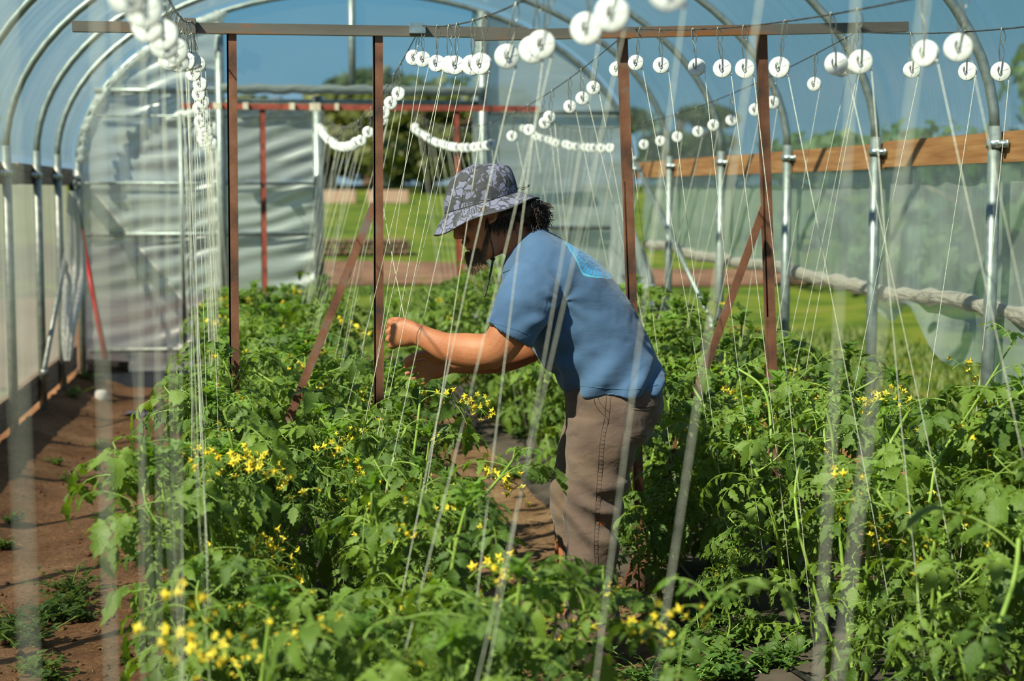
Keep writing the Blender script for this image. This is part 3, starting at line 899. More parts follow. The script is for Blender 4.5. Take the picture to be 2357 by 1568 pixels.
def compound(seed, L=.26, pairs=3, droop=75, start=25, lsz=.085, broad=.58):
    r = random.Random(seed)
    mb = MB(); pts = []; p = Vector((0, 0, 0)); a = math.radians(start + r.uniform(-10, 10)); yaw = 0
    yr_ = r.uniform(-.5, .5)
    K = 9; fr = []
    for i in range(K):
        d = Vector((math.sin(yaw) * math.cos(a), math.cos(yaw) * math.cos(a), math.sin(a)))
        fr.append((p.copy(), d, a, yaw)); pts.append(p.copy())
        p = p + d * (L / (K - 1)); a -= math.radians(droop) / (K - 1) * (1 + .5 * i / K); yaw += yr_ / K
    mb.tube(pts, [.0028 - .0018 * i / (K - 1) for i in range(K)], 4, False, mi=1)
    roll = r.uniform(-.3, .3)

    def fm(i, side, ang, pitch):
        pos, d, a_, yw = fr[i]
        z = Vector((0, 0, 1)); x = d.cross(z).normalized(); up = x.cross(d).normalized()
        dd = d * math.cos(ang) + x * (side * math.sin(ang))
        dd = (dd * math.cos(pitch) - up * math.sin(pitch)).normalized()
        xx = dd.cross(up).normalized(); uu = xx.cross(dd)
        R = Matrix((xx, dd, uu)).transposed().to_4x4()
        return Matrix.Translation(pos) @ R @ Matrix.Rotation(roll + r.uniform(-.4, .4), 4, 'Y')
    idx = {2: [4, 7], 3: [3, 5, 7], 4: [2, 4, 6, 7]}[pairs]
    for q, i in enumerate(idx):
        for s_ in (-1, 1):
            sz = lsz * (.72 + .28 * q / len(idx)) * r.uniform(.85, 1.15)
            M = fm(i, s_, math.radians(r.uniform(50, 75)), r.uniform(-.1, .5))
            st = .014
            b_ = M @ Vector((0, st, 0))
            mb.tube([M @ Vector((0, 0, 0)), b_], .0011, 3, False, mi=1)
            leaflet(mb, M @ Matrix.Translation((0, st, 0)), sz, sz * broad * r.uniform(.85, 1.1), r)
        if i + 1 < K - 1 and r.random() < .75:
            for s_ in (-1, 1):
                leaflet(mb, fm(i + 1, s_, math.radians(r.uniform(60, 85)), r.uniform(0, .4)), lsz * .3, lsz * .2, r)
    leaflet(mb, fm(K - 1, 1, 0.0, r.uniform(0, .3)), lsz * 1.25, lsz * 1.25 * broad, r)
    return mb


LEAF = [compound(100 + i, L=.20 + .016 * (i % 5), pairs=3 if i % 3 else 4, droop=40 + 13 * (i % 5), lsz=.070 + .007 * (i % 3), broad=.50 + .05 * (i % 3)).mesh('leaf', [M_leaf, M_stemg]) for i in range(8)]
LEAFY = [compound(200 + i, L=.11, pairs=3, droop=50 + 20 * i, start=60, lsz=.042, broad=.42).mesh('young_leaf', [M_leafyoung, M_stemg]) for i in range(3)]


def tip_mesh(seed):
    r = random.Random(seed); mb = MB()
    mb.tube([(0, 0, -.05), (0, 0, 0), (.004, 0, .02)], [.004, .003, .0015], 5, mi=1)
    for i in range(11):
        a = i * 2.4; el = r.uniform(.3, 1.3)
        M = Matrix.Translation((0, 0, .0 + .003 * i)) @ Matrix.Rotation(a, 4, 'Z') @ Matrix.Rotation(el, 4, 'X')
        l = r.uniform(.025, .06)
        leaflet(mb, M, l, l * .42, r)
        if i % 2: 
            for s_ in (-1, 1): leaflet(mb, M @ Matrix.Translation((0, l * .6, 0)) @ Matrix.Rotation(s_ * 1.0, 4, 'Z'), l * .5, l * .2, r)
    return mb.mesh('shoot_tip', [M_leafyoung, M_stemg])


TIPS = [tip_mesh(300 + i) for i in range(3)]


def flower_mesh(seed, n=8):
    r = random.Random(seed); mb = MB()
    path = catmull([(0, 0, 0), (.03, 0, .012), (.07, .005, .004), (.10, .0, -.02)], 4)
    mb.tube(path, [.0018 - .001 * i / len(path) for i in range(len(path))], 4, False, mi=1)
    for i in range(n):
        p = path[int((len(path) - 1) * (.25 + .75 * i / n))]
        d = Vector((r.uniform(-.3, .8), r.uniform(-1, 1), r.uniform(-.9, .5))).normalized()
        q = p + d * r.uniform(.014, .03); q2 = q + (d + Vector((0, 0, -.5))).normalized() * .008
        mb.tube([p, q, q2], .0008, 3, False, mi=1)
        ax = (q2 - q).normalized(); a_ = ax.orthogonal().normalized(); b_ = ax.cross(a_)
        # pointed anther cone
        vs = [q2 + (a_ * math.cos(t) + b_ * math.sin(t)) * .0024 for t in (0, 1.26, 2.51, 3.77, 5.03)] + [q2 + ax * .011]
        mb.add(vs, [(j, (j + 1) % 5, 5) for j in range(5)], 0)
        rec = r.uniform(-.3, .5); pl = r.uniform(.009, .014)
        for j in range(5):
            t = j * 2 * PI / 5 + r.uniform(-.15, .15)
            e = a_ * math.cos(t) + b_ * math.sin(t); f_ = a_ * -math.sin(t) + b_ * math.cos(t)
            m_ = q2 + e * pl * .45 - ax * rec * pl * .3
            mb.add([q2 + f_ * .0008, q2 - f_ * .0008, m_ - f_ * .0027, m_ + f_ * .0027], [(0, 1, 2, 3)], 0)
            mb.add([m_ + f_ * .0027, m_ - f_ * .0027, q2 + e * pl - ax * rec * pl], [(0, 1, 2)], 0)
            # green sepal
            m2 = q2 + (e * math.cos(.6) + f_ * math.sin(.6)) * pl * .6 - ax * .002
            mb.add([q2 - ax * .001, m2 + f_ * .001, m2 - f_ * .001], [(0, 1, 2)], 1)
    return mb.mesh('flower_cluster', [M_yellow, M_stemg])


FLOW = [flower_mesh(400 + i, 7 + 2 * i) for i in range(4)]


def proto(seed, H=.92, nst=2, dens=1.0, side=0):
    """returns (list of (name, mesh, matrix))"""
    r = random.Random(seed); parts = []
    li = 0
    for s_ in range(nst):
        az = r.uniform(0, 2 * PI); lean = r.uniform(.08, .26)
        h = H * r.uniform(.86, 1.05)
        base = Vector((r.uniform(-.03, .03), r.uniform(-.05, .05), 0))
        cx, cy = math.cos(az) * lean, math.sin(az) * lean
        b2 = r.uniform(-.07, .07)
        pts = [base, base + Vector((cx * .35 + b2, cy * .3, h * .28)), base + Vector((cx * .5 - b2 * .5, cy * .7 + b2, h * .6)), base + Vector((cx * 1.0 + b2 * .6, cy, h * .88)), base + Vector((cx * 1.15, cy * 1.1 - b2 * .5, h))]
        path = catmull(pts, 6); K = len(path)
        mb = MB()
        mb.tube(path, [.0095 - .0058 * (i / (K - 1)) ** 1.4 for i in range(K)], 7)
        nl = int(11 * dens)
        for i in range(nl):
            t = .10 + .84 * (i + r.uniform(0, .5)) / nl
            p = path[min(K - 1, int(t * (K - 1)))]
            a = i * 2.4 + r.uniform(-.4, .4)
            if t > .9:
                me = LEAFY[r.randrange(3)]; sc = r.uniform(.9, 1.3); pit = r.uniform(-.1, .4)
            else:
                me = LEAF[r.randrange(8)]; sc = r.uniform(.75, 1.15) * (1 - .22 * max(0, t - .6)); pit = r.uniform(-.45, .3) + .15 * t
            M = Matrix.Translation(p) @ Matrix.Rotation(a, 4, 'Z') @ Matrix.Rotation(pit, 4, 'X') @ Matrix.Rotation(r.uniform(-.4, .4), 4, 'Y') @ Matrix.Scale(sc, 4)
            parts.append(('leaf', me, M))
            if .2 < t < .85 and r.random() < .55 * dens:     # a side shoot carrying more leaves
                d = Vector((math.cos(a + 1.2), math.sin(a + 1.2), r.uniform(.2, .9))).normalized()
                e = p + d * r.uniform(.1, .2); e2 = e + Vector((d.x * .05, d.y * .05, .05))
                mb.tube([p, (p + e) / 2 + Vector((0, 0, -.008)), e, e2], [.0048, .0042, .0034, .0022], 5)
                for q in range(3):
                    M = Matrix.Translation(e + (e2 - e) * (q / 2)) @ Matrix.Rotation(a + q * 2.1 + r.uniform(-.5, .5), 4, 'Z') @ Matrix.Rotation(r.uniform(-.5, .3), 4, 'X') @ Matrix.Scale(r.uniform(.6, .95), 4)
                    parts.append(('leaf', LEAF[r.randrange(8)], M))
        parts.append(('stem', mb, None))
        parts.append(('shoot_tip', TIPS[r.randrange(3)], Matrix.Translation(path[-1]) @ Matrix.Rotation(r.uniform(0, 6), 4, 'Z') @ Matrix.Scale(r.uniform(1, 1.5), 4)))
        for q in range(r.choice((1, 2, 2, 3))):
            t = r.uniform(.55, .97); p = path[min(K - 1, int(t * (K - 1)))]
            a = r.uniform(0, 2 * PI)
            parts.append(('flower_cluster', FLOW[r.randrange(4)], Matrix.Translation(p + Vector((math.cos(a) * .05, math.sin(a) * .05, .02))) @ Matrix.Rotation(a, 4, 'Z') @ Matrix.Rotation(r.uniform(-.3, .3), 4, 'Y') @ Matrix.Scale(r.uniform(.85, 1.2), 4)))
    out = []
    for nm, me, M in parts:
        if M is None: me = me.mesh('stem', M_stemg); M = Matrix.Identity(4)
        out.append((nm, me, M))
    return out


PROTOS = [proto(500 + i, .90 + .03 * (i % 3), 2 if i % 4 else 3, 1.0 + .12 * (i % 3)) for i in range(10)]


def place_plant(i, x, y, sc, rz, label, extra=(), group=None, drop=0.0):
    root = empty('tomato_plant', (x, y, soil_h(x, y) - .01), label, 'tomato plant', group or 'staked tomato plants in the two beds', rz)
    root.scale = (1.0, 1.0, sc) if False else (sc, sc, sc)
    for nm, me, M in PROTOS[i]:
        if drop and nm == 'leaf' and rp.random() < drop: continue
        c = bpy.data.objects.new(nm, me); COL.objects.link(c); c.parent = root; c.matrix_local = M
    return root


rp = random.Random(77)
ROWS = [('the left bed\'s row by the soil path', lambda y: C1(y) - .19, 2.55, .43), ('the left bed\'s inner row', lambda y: C1(y) + .20, 2.45, .43),
        ('the right bed\'s inner row', lambda y: C2(y) - .12, 2.9, .45), ('the right bed\'s outer row', lambda y: C2(y) + .24, 3.0, .43)]
PL = {}
for ri, (rn, fx, y0, stp) in enumerate(ROWS):
    i = 0; y = y0
    while y < 11.3:
        x = fx(y) + rp.uniform(-.04, .04)
        sc = {0: .84, 1: .80, 2: .86, 3: .97}[ri] * rp.uniform(.9, 1.08)
        if ri < 2 and y < 3.6: sc *= .88
        if ri == 3: sc *= 1.0 if y > 3.6 else 1.0
        if ri == 1 and 4.4 < y < 5.4: sc *= .94
        if ri == 2 and y < 4.0: sc *= .85
        sc *= 1 + .012 * (y - 5)
        lab = f'tomato plant, {nth(i)} from the camera in {rn}'
        PL[(ri, i)] = place_plant(rp.randrange(10), x, y, sc, rp.uniform(0, 2 * PI), lab, drop=.0)
        i += 1; y += stp * rp.uniform(.9, 1.1)


for q, (x, y, sc, lab) in enumerate(((.66, 2.55, .66, 'blurred tomato plant nearest the camera at the bottom centre'), (.86, 2.75, .55, 'small tomato plant at the edge of the middle path, bottom centre'), (.52, 3.35, .70, 'tomato plant leaning into the middle path before the trousers'), (.78, 9.2, 1.02, 'tall tomato plant standing on the middle path far behind the person'), (1.34, 5.3, .50, 'small tomato plant at the foot of the rusty post behind the person'), (1.38, 4.75, .38, 'small tomato plant beside the middle path behind the trousers'), (.95, 9.6, 1.0, 'tomato plant beside the tall one far behind the person\'s hat'))):
    PL[(9, q)] = place_plant(q, x, y, sc, q * 1.3, lab)


def nearest_plant(p):
    return min(PL.values(), key=lambda o: (Vector((o.location.x, o.location.y)) - Vector((p.x, p.y))).length)


bpy.context.view_layer.update()
# extra flower clusters and bare bright stems where the photograph shows them
fl = [(470, 1065, 4.1), (500, 1075, 4.1), (545, 1080, 4.05), (585, 1085, 4.05), (615, 1100, 4.0), (640, 1110, 4.0), (570, 1040, 4.1), (610, 1290, 3.9), (640, 1320, 3.9), (670, 1350, 3.9), (600, 1310, 3.9),
      (370, 1465, 2.75), (440, 1390, 2.8), (460, 1445, 2.8), (480, 1540, 2.7), (700, 790, 7.2), (750, 830, 7), (790, 750, 7.6), (830, 760, 7.4), (690, 830, 6.8), (770, 1050, 4.6), (830, 1080, 4.6),
      (1120, 1060, 4.3), (1140, 1110, 4.2), (960, 1205, 4.0), (800, 1220, 4.1), (1140, 1280, 3.6), (1130, 1330, 3.4), (1145, 1400, 3.3), (1120, 1420, 3.2), (1520, 1440, 2.9), (1480, 1480, 2.9), (1570, 1440, 2.85),
      (1085, 945, 5.3), (1080, 940, 5.3), (1005, 925, 4.85), (1940, 1110, 4.0), (1930, 1130, 4.0), (2040, 940, 4.5), (2220, 990, 4.0), (2280, 1200, 3.4), (2020, 1210, 3.7), (1720, 930, 5.4), (1680, 905, 5.6), (2230, 850, 4.3), (520, 870, 6.5), (490, 760, 8), (430, 1040, 4.4), (560, 960, 5.2), (500, 990, 5)]
for i, (px, py, Y) in enumerate(fl):
    p = onY(px, py, Y); pl = nearest_plant(p)
    c = bpy.data.objects.new('flower_cluster', FLOW[i % 4]); COL.objects.link(c); c.parent = pl
    W = Matrix.Translation(p - Vector((.05, 0, 0))) @ Matrix.Rotation(rp.uniform(-.7, .7), 4, 'Z') @ Matrix.Rotation(rp.uniform(-.5, .5), 4, 'Y') @ Matrix.Scale(rp.uniform(1.0, 1.3), 4)
    c.matrix_local = pl.matrix_world.inverted() @ W
st = [  # (pixel path, Y start, Y end, radius start, radius end)
    ([(1065, 1568), (1110, 1450), (1160, 1390), (1240, 1340)], 2.9, 3.1, .0085, .006), ([(1160, 1480), (1170, 1430), (1215, 1350), (1250, 1300)], 3.05, 3.2, .0075, .005),
    ([(820, 1568), (850, 1450), (950, 1425), (1070, 1470)], 2.85, 2.95, .0045, .0035), ([(1040, 1240), (1090, 1170), (1150, 1100), (1180, 1060)], 4.0, 4.2, .0085, .005),
    ([(880, 1190), (900, 1080), (925, 1010), (935, 985)], 4.3, 4.4, .0085, .006), ([(2150, 1310), (2100, 1230), (2040, 1160), (2020, 1130)], 3.65, 3.7, .009, .006),
    ([(2110, 1240), (2140, 1150), (2160, 1060), (2250, 920), (2330, 790)], 3.8, 4.1, .0095, .004), ([(2010, 1120), (2045, 1030), (2090, 950)], 4.05, 4.15, .009, .006),
    ([(1770, 1150), (1775, 1010), (1760, 900), (1700, 850)], 4.9, 5.1, .010, .006), ([(1925, 1110), (1915, 1000), (1900, 940)], 4.4, 4.4, .009, .006),
    ([(2270, 1010), (2290, 950), (2357, 900)], 4.0, 3.9, .007, .006), ([(1640, 960), (1600, 900), (1585, 860)], 5.5, 5.6, .009, .006), ([(960, 990), (966, 930), (968, 890)], 4.75, 4.8, .0075, .006),
    ([(1520, 1568), (1570, 1460), (1640, 1390)], 2.75, 2.9, .0065, .004), ([(540, 1060), (525, 980), (515, 945)], 4.3, 4.3, .009, .006), ([(2250, 1568), (2330, 1350), (2345, 1240)], 2.95, 3.0, .010, .008),
    ([(1840, 1230), (1830, 1130), (1850, 1040), (1880, 990)], 4.3, 4.5, .008, .005)]
for i, (pp, Ya, Yb, ra, rb_) in enumerate(st):
    n_ = len(pp); pts = catmull([onY(x, y, Ya + (Yb - Ya) * j / (n_ - 1)) for j, (x, y) in enumerate(pp)], 6)
    # root the shoot down into the plant it belongs to
    pl = nearest_plant(pts[0])
    if pts[0].z > .12:
        b0 = Vector((pl.location.x, pl.location.y, .04)); q = pts[0]
        pts = catmull([b0, b0 * .45 + q * .55 + Vector((0, 0, -.04)), q], 4)[:-1] + pts
    K = len(pts); b = MB(); inv = pl.matrix_world.inverted()
    b.tube([inv @ p for p in pts], [.86 * (ra + (rb_ - ra) * j / (K - 1)) for j in range(K)], 8)
    b.build('stem', M_stemg, pl)
    for j, t in enumerate((.6, .75, .9, 1.0, 1.0)):
        p = pts[int(t * (K - 1))]
        c = bpy.data.objects.new('leaf', LEAF[(i + j * 3) % 8] if t < 1 else LEAFY[(i + j) % 3]); COL.objects.link(c); c.parent = pl
        c.matrix_local = inv @ (Matrix.Translation(p) @ Matrix.Rotation(i + j * 2.3, 4, 'Z') @ Matrix.Rotation(rp.uniform(-.5, .2), 4, 'X') @ Matrix.Scale(rp.uniform(.6, .95), 4))

# weeds on the paths
def weed_mesh(seed, n, hgt, spread, lsz):
    r = random.Random(seed); mb = MB()
    for i in range(n):
        a = r.uniform(0, 2 * PI); h = hgt * r.uniform(.4, 1)
        p0 = Vector((r.uniform(-.25, .25) * spread, r.uniform(-.25, .25) * spread, 0)); e = p0 + Vector((math.cos(a) * spread * r.random(), math.sin(a) * spread * r.random(), h))
        mb.tube([p0, (p0 + e) / 2 + Vector((0, 0, h * .1)), e], .0012, 3, False, mi=1)
        for q in range(6):
            p = p0 + (e - p0) * (.3 + .7 * q / 5)
            M = Matrix.Translation(p) @ Matrix.Rotation(r.uniform(0, 6.3), 4, 'Z') @ Matrix.Rotation(r.uniform(-.2, .7), 4, 'X')
            l = lsz * r.uniform(.6, 1.2); w2 = l * .36
            mb.add([M @ Vector(v) for v in ((0, 0, 0), (w2, l * .5, .002), (0, l, -.003), (-w2, l * .5, .002))], [(0, 1, 2, 3)], 0)
    return mb.mesh('leaves', [M_weed, M_stemg], smooth=False)


WD = [weed_mesh(600 + i, 12 + 5 * i, .035 + .012 * i, .08 + .02 * i, .026) for i in range(4)]
spots = [(30, 1190, 1), (20, 1420, 1.5), (60, 1450, 1.5), (110, 1400, 1.5), (160, 1340, 1.3), (60, 1520, 1.3), (120, 1530, 1.2), (240, 1180, 1), (130, 1060, 1), (160, 1090, .8), (240, 1020, 1.2), (200, 890, 1.2), (300, 830, 1.4), (150, 1380, 1.3), (190, 1400, 1.2), (10, 1240, 1.2),
         (170, 930, 1.1), (310, 850, 1.2), (250, 870, 1), (1720, 1480, 1.5), (1660, 1500, 1.6), (1640, 1440, 1.4), (1700, 1540, 1.5), (1770, 1530, 1.4), (1610, 1540, 1.6), (1460, 1250, 1.4), (1500, 1220, 1.5), (1450, 1200, 1.3), (1540, 1300, 1.2), (1200, 1010, 1.6), (1130, 960, 1.6), (1180, 1080, 1.5), (1240, 1100, 1.3), (1560, 1500, 1.4), (1490, 1540, 1.3), (1600, 1460, 1.3), (1680, 1420, 1.2)]
sp = []
for i, (px, py, s_) in enumerate(spots):
    d = ray(px, py); q = EYE + d * (1.45 / -d.z); q.z = soil_h(q.x, q.y); sp.append((q, s_, px < 500))
for left in (True, False):
    for i, (q, s_, _) in enumerate(sorted([z for z in sp if z[2] == left], key=lambda z: z[0].y)):
        o_ = bpy.data.objects.new('weed', WD[i % 4]); COL.objects.link(o_); o_.location = q; o_.scale = (s_,) * 3; o_.rotation_euler = (0, 0, i * 1.7)
        tag(o_, 'low green weed, ' + nth(i) + (' from the camera on the left soil path' if left else ' from the camera on the middle path'), 'weed', 'weeds on the left path' if left else 'weeds on the middle path')

# ================================================================== PERSON
P0 = Vector((1.0, 4.85, 0))
NC = -CH                                    # towards the camera


def P(x, y, w=0.0):
    d = ray(x, y)
    t = ((P0 + NC * w) - EYE).dot(NC) / d.dot(NC)
    return EYE + d * t


def resample(m, voxel, smooth=2, name='tmp'):
    """fuse closed shapes into one continuous skin"""
    me = m.mesh(name, [])
    o = bpy.data.objects.new(name, me); COL.objects.link(o)
    r = o.modifiers.new('r', 'REMESH'); r.mode = 'VOXEL'; r.voxel_size = voxel; r.use_smooth_shade = True
    if smooth:
        s_ = o.modifiers.new('s', 'SMOOTH'); s_.iterations = smooth; s_.factor = .6
    dg = bpy.context.evaluated_depsgraph_get()
    out = bpy.data.meshes.new_from_object(o.evaluated_get(dg))
    bpy.data.objects.remove(o)
    out.polygons.foreach_set('use_smooth', [True] * len(out.polygons))
    return out


def loft(mb, rings, n=28, cap=True, inset=None):
    """rings: (centre, half-vector a, half-vector b, exponent)"""
    vs = []
    for c, a, b_, e in rings:
        for j in range(n):
            t = 2 * PI * j / n
            ct, st_ = math.cos(t), math.sin(t)
            k = (abs(ct) ** e + abs(st_) ** e) ** (-1 / e)
            vs.append(c + a * (k * ct) + b_ * (k * st_))
    K = len(rings)
    fs = [(i * n + j, i * n + (j + 1) % n, (i + 1) * n + (j + 1) % n, (i + 1) * n + j) for i in range(K - 1) for j in range(n)]
    if cap:
        fs.append(tuple(range(n - 1, -1, -1))); fs.append(tuple((K - 1) * n + j for j in range(n)))
    mb.add(vs, fs)


def ring(f, b_, w, hw, e=2.2, grow=1.0):
    """front pixel, back pixel, centre offset w, half width hw towards the camera"""
    A = P(*f, w); B = P(*b_, w)
    return ((A + B) / 2, (B - A) / 2 * grow, NC * hw, e)


def densify(rings, k=4):
    cs = [catmull([r[i] for r in rings], k) for i in range(3)]
    m = len(cs[0]); es = np.interp(np.linspace(0, 1, m), np.linspace(0, 1, len(rings)), [r[3] for r in rings])
    return [(cs[0][i], cs[1][i], cs[2][i], float(es[i])) for i in range(m)]


def limb(mb, pts, radii, flat=None, n=20, k=4):
    """pts: list of world points; radii: (in-plane, out-of-plane)"""
    rings = []
    for i, p in enumerate(pts):
        d = (pts[min(i + 1, len(pts) - 1)] - pts[max(i - 1, 0)]).normalized()
        a = d.cross(NC); a = a.normalized() if a.length > .05 else CR.copy()
        b_ = a.cross(d).normalized()
        ra, rb_ = radii[i]
        rings.append((p, a * ra, b_ * rb_, 2.1))
    loft(mb, densify(rings, k), n)


def blob(mb, c, ax, n=14):
    """ellipsoid with three half-axis vectors"""
    vs = []
    K = n
    for i in range(1, K):
        ph = PI * i / K
        for j in range(2 * n):
            t = PI * j / n
            vs.append(c + ax[0] * (math.sin(ph) * math.cos(t)) + ax[1] * (math.sin(ph) * math.sin(t)) + ax[2] * math.cos(ph))
    m = 2 * n
    fs = [(i * m + j, i * m + (j + 1) % m, (i + 1) * m + (j + 1) % m, (i + 1) * m + j) for i in range(K - 2) for j in range(m)]
    fs.append(tuple(range(m - 1, -1, -1))); fs.append(tuple((K - 2) * m + j for j in range(m)))
    mb.add(vs, fs)


UPZ = Vector((0, 0, 1))
PXM = 705.0

# skin -------------------------------------------------------------
m, t, b = mat('tanned_skin')
co = coords(t)
n = N(t, 'ShaderNodeTexNoise', i_Scale=9.0, i_Detail=6.0); t.links.new(co, n.inputs['Vector'])
r = ramp(t, n.outputs['Fac'], [(.3, (.33, .105, .045)), (.55, (.43, .150, .068)), (.75, (.52, .21, .105))])
n2 = N(t, 'ShaderNodeTexNoise', i_Scale=260.0, i_Detail=3.0); t.links.new(co, n2.inputs['Vector'])
r2 = ramp(t, n2.outputs['Fac'], [(.3, (.8, .78, .75)), (.55, (1, 1, 1))])
mx = N(t, 'ShaderNodeMix', data_type='RGBA', blend_type='MULTIPLY'); mx.inputs[0].default_value = .8
t.links.new(r.outputs[0], mx.inputs[6]); t.links.new(r2.outputs[0], mx.inputs[7]); t.links.new(mx.outputs[2], b.inputs['Base Color'])
b.inputs['Roughness'].default_value = .58
b.inputs['Subsurface Weight'].default_value = .12; b.inputs['Subsurface Radius'].default_value = (.02, .007, .003)
b.inputs['Subsurface Scale'].default_value = .5
bu = N(t, 'ShaderNodeBump', i_Strength=.25, i_Distance=.002); t.links.new(n2.outputs['Fac'], bu.inputs['Height']); t.links.new(bu.outputs[0], b.inputs['Normal'])
M_skin = m

root = empty('person', P0, 'person in blue t-shirt, patterned bucket hat and brown trousers bending over tomato plants', 'person')


def attach(o):
    o.parent = root; o.matrix_parent_inverse = Matrix.Translation(-P0); return o


body = MB()
# torso core under the shirt
TR = [((1166, 598), (1232, 528), 0, .085), ((1166, 640), (1270, 545), 0, .16), ((1168, 680), (1322, 580), 0, .195), ((1185, 722), (1370, 618), 0, .185), ((1205, 765), (1410, 665), 0, .165), ((1235, 800), (1450, 725), 0, .155),
      ((1268, 838), (1485, 790), 0, .16), ((1300, 870), (1510, 850), 0, .17), ((1312, 915), (1510, 915), 0, .17), ((1315, 965), (1500, 975), 0, .165)]
loft(body, densify([ring(f, k, w_, hw, 2.3, .93) for f, k, w_, hw in TR]), 32)
# neck
limb(body, [P(1222, 580), P(1194, 553), P(1165, 528), P(1135, 500)], [(.078, .075), (.064, .064), (.062, .060), (.058, .056)])
# head: own axes (u = up the skull, f = face direction)
HU = (CR * -.40 + UPZ * .92).normalized(); HF = (CR * -.92 + UPZ * -.40).normalized()
HF = (HF - HU * HF.dot(HU)).normalized(); HS = NC
HC = P(1120, 491)


def hp(f, u, s_=0.0): return HC + HF * f + HU * u + HS * s_


# cross-sections from chin to crown: (u, front, back, half width)
HEAD = [(-.135, .075, -.005, .030), (-.122, .088, -.030, .046), (-.100, .092, -.050, .056), (-.075, .090, -.070, .063), (-.045, .088, -.082, .069), (-.015, .086, -.090, .073), (.010, .083, -.095, .075),
        (.035, .090, -.094, .077), (.065, .090, -.092, .076), (.095, .078, -.084, .068), (.113, .052, -.075, .056), (.124, .028, -.045, .030)]
HE = [(hp((f + k) / 2, u), HF * ((f - k) / 2), HS * hw, 2.15) for u, f, k, hw in HEAD]
loft(body, densify(HE, 3), 36)
blob(body, hp(.095, -.115), (HF * .020, HS * .026, HU * .020), 8)            # chin
blob(body, hp(.092, -.062), (HF * .016, HS * .027, HU * .009), 8)            # lips
blob(body, hp(.092, -.078), (HF * .014, HS * .023, HU * .008), 8)
loft(body, [(hp(.086, .030), HF * .012, HS * .009, 2), (hp(.095, .005), HF * .017, HS * .011, 2), (hp(.104, -.018), HF * .018, HS * .014, 2), (hp(.104, -.032), HF * .020, HS * .017, 2), (hp(.096, -.043), HF * .012, HS * .014, 2)], 16)  # nose
blob(body, hp(.116, -.028), (HF * .011, HS * .012, HU * .011), 8)
for s_ in (-1, 1):
    blob(body, hp(.098, -.036, s_ * .014), (HF * .013, HS * .008, HU * .009), 8)
    blob(body, hp(.080, .034, s_ * .032), (HF * .018, HS * .028, HU * .009), 8)      # brow
    blob(body, hp(.062, -.030, s_ * .044), (HF * .022, HS * .020, HU * .022), 8)     # cheek
    # ear: rim, lobe
    for q in range(9):
        a = -1.9 + q * 3.9 / 8
        blob(body, hp(-.012 - .016 * math.cos(a), .0 + .028 * math.sin(a), s_ * .081), (HF * .007, HS * .008, HU * .007), 6)
    blob(body, hp(-.008, .0, s_ * .077), (HF * .014, HS * .006, HU * .024), 8)
    blob(body, hp(-.002, -.028, s_ * .079), (HF * .008, HS * .006, HU * .010), 6)

# near arm
A1 = [P(1235, 655, .19), P(1205, 715, .225), P(1170, 768, .235), P(1148, 800, .235), P(1128, 812, .225)]
limb(body, A1, [(.055, .05), (.058, .052), (.060, .056), (.057, .052), (.050, .046)])
A2 = [P(1140, 806, .228), P(1105, 810, .215), P(1065, 806, .195), P(1025, 799, .165), P(990, 783, .138), P(962, 770, .12), P(945, 767, .112)]
limb(body, A2, [(.052, .046), (.056, .050), (.053, .045), (.045, .036), (.037, .029), (.0345, .025), (.037, .022)])
blob(body, P(1138, 836, .232), (CR * .022, UPZ * .02, NC * .02), 8)        # elbow
# near hand: closed on the string, back of the hand to the camera
limb(body, [P(958, 769, .115), P(940, 767, .108), P(918, 768, .10), P(905, 770, .095)], [(.036, .021), (.042, .022), (.043, .022), (.038, .018)], k=3)
# fingers curl away from the camera round the string: knuckle, middle joint, tip
FN = [((916, 746), (897, 743), (893, 752), .0105), ((908, 762), (893, 764), (899, 772), .0108), ((906, 779), (893, 782), (902, 786), .0102), ((909, 794), (899, 797), (908, 797), .0092)]
for kn, mid, tp, rr_2 in FN:
    limb(body, [P(*kn, .092), P((kn[0] + mid[0]) / 2, (kn[1] + mid[1]) / 2, .088), P(*mid, .068), P(mid[0] + 3, mid[1] + 2, .050), P(*tp, .036), P(tp[0] + 8, tp[1], .034)],
         [(rr_2 * 1.1,) * 2, (rr_2,) * 2, (rr_2,) * 2, (rr_2 * .92,) * 2, (rr_2 * .88,) * 2, (rr_2 * .7,) * 2], n=14, k=3)
limb(body, [P(948, 752, .095), P(930, 742, .080), P(913, 738, .064), P(899, 740, .052), P(894, 745, .046)], [(.016, .015), (.0145, .013), (.0125, .012), (.011, .0105), (.008, .008)], n=14, k=3)   # thumb to the index tip
# tendons and veins raised on the back of the hand
for a_, b_2 in (((950, 765), (912, 750)), ((950, 770), (910, 766)), ((952, 775), (911, 782)), ((955, 782), (914, 795))):
    limb(body, [P(*a_, .127), P((a_[0] + b_2[0]) / 2, (a_[1] + b_2[1]) / 2, .1215), P(*b_2, .105)], [(.0035, .003)] * 3, n=8, k=3)

# far arm
B1 = [P(1240, 665, -.17), P(1235, 725, -.195), P(1222, 790, -.20), P(1205, 818, -.19)]
limb(body, B1, [(.07, .065), (.062, .056), (.054, .05), (.046, .044)])
B2 = [P(1214, 806, -.192), P(1170, 822, -.16), P(1120, 832, -.11), P(1075, 837, -.06), P(1042, 838, -.03), P(1020, 842, -.015)]
limb(body, B2, [(.046, .044), (.047, .043), (.042, .036), (.034, .028), (.029, .025), (.034, .021)])
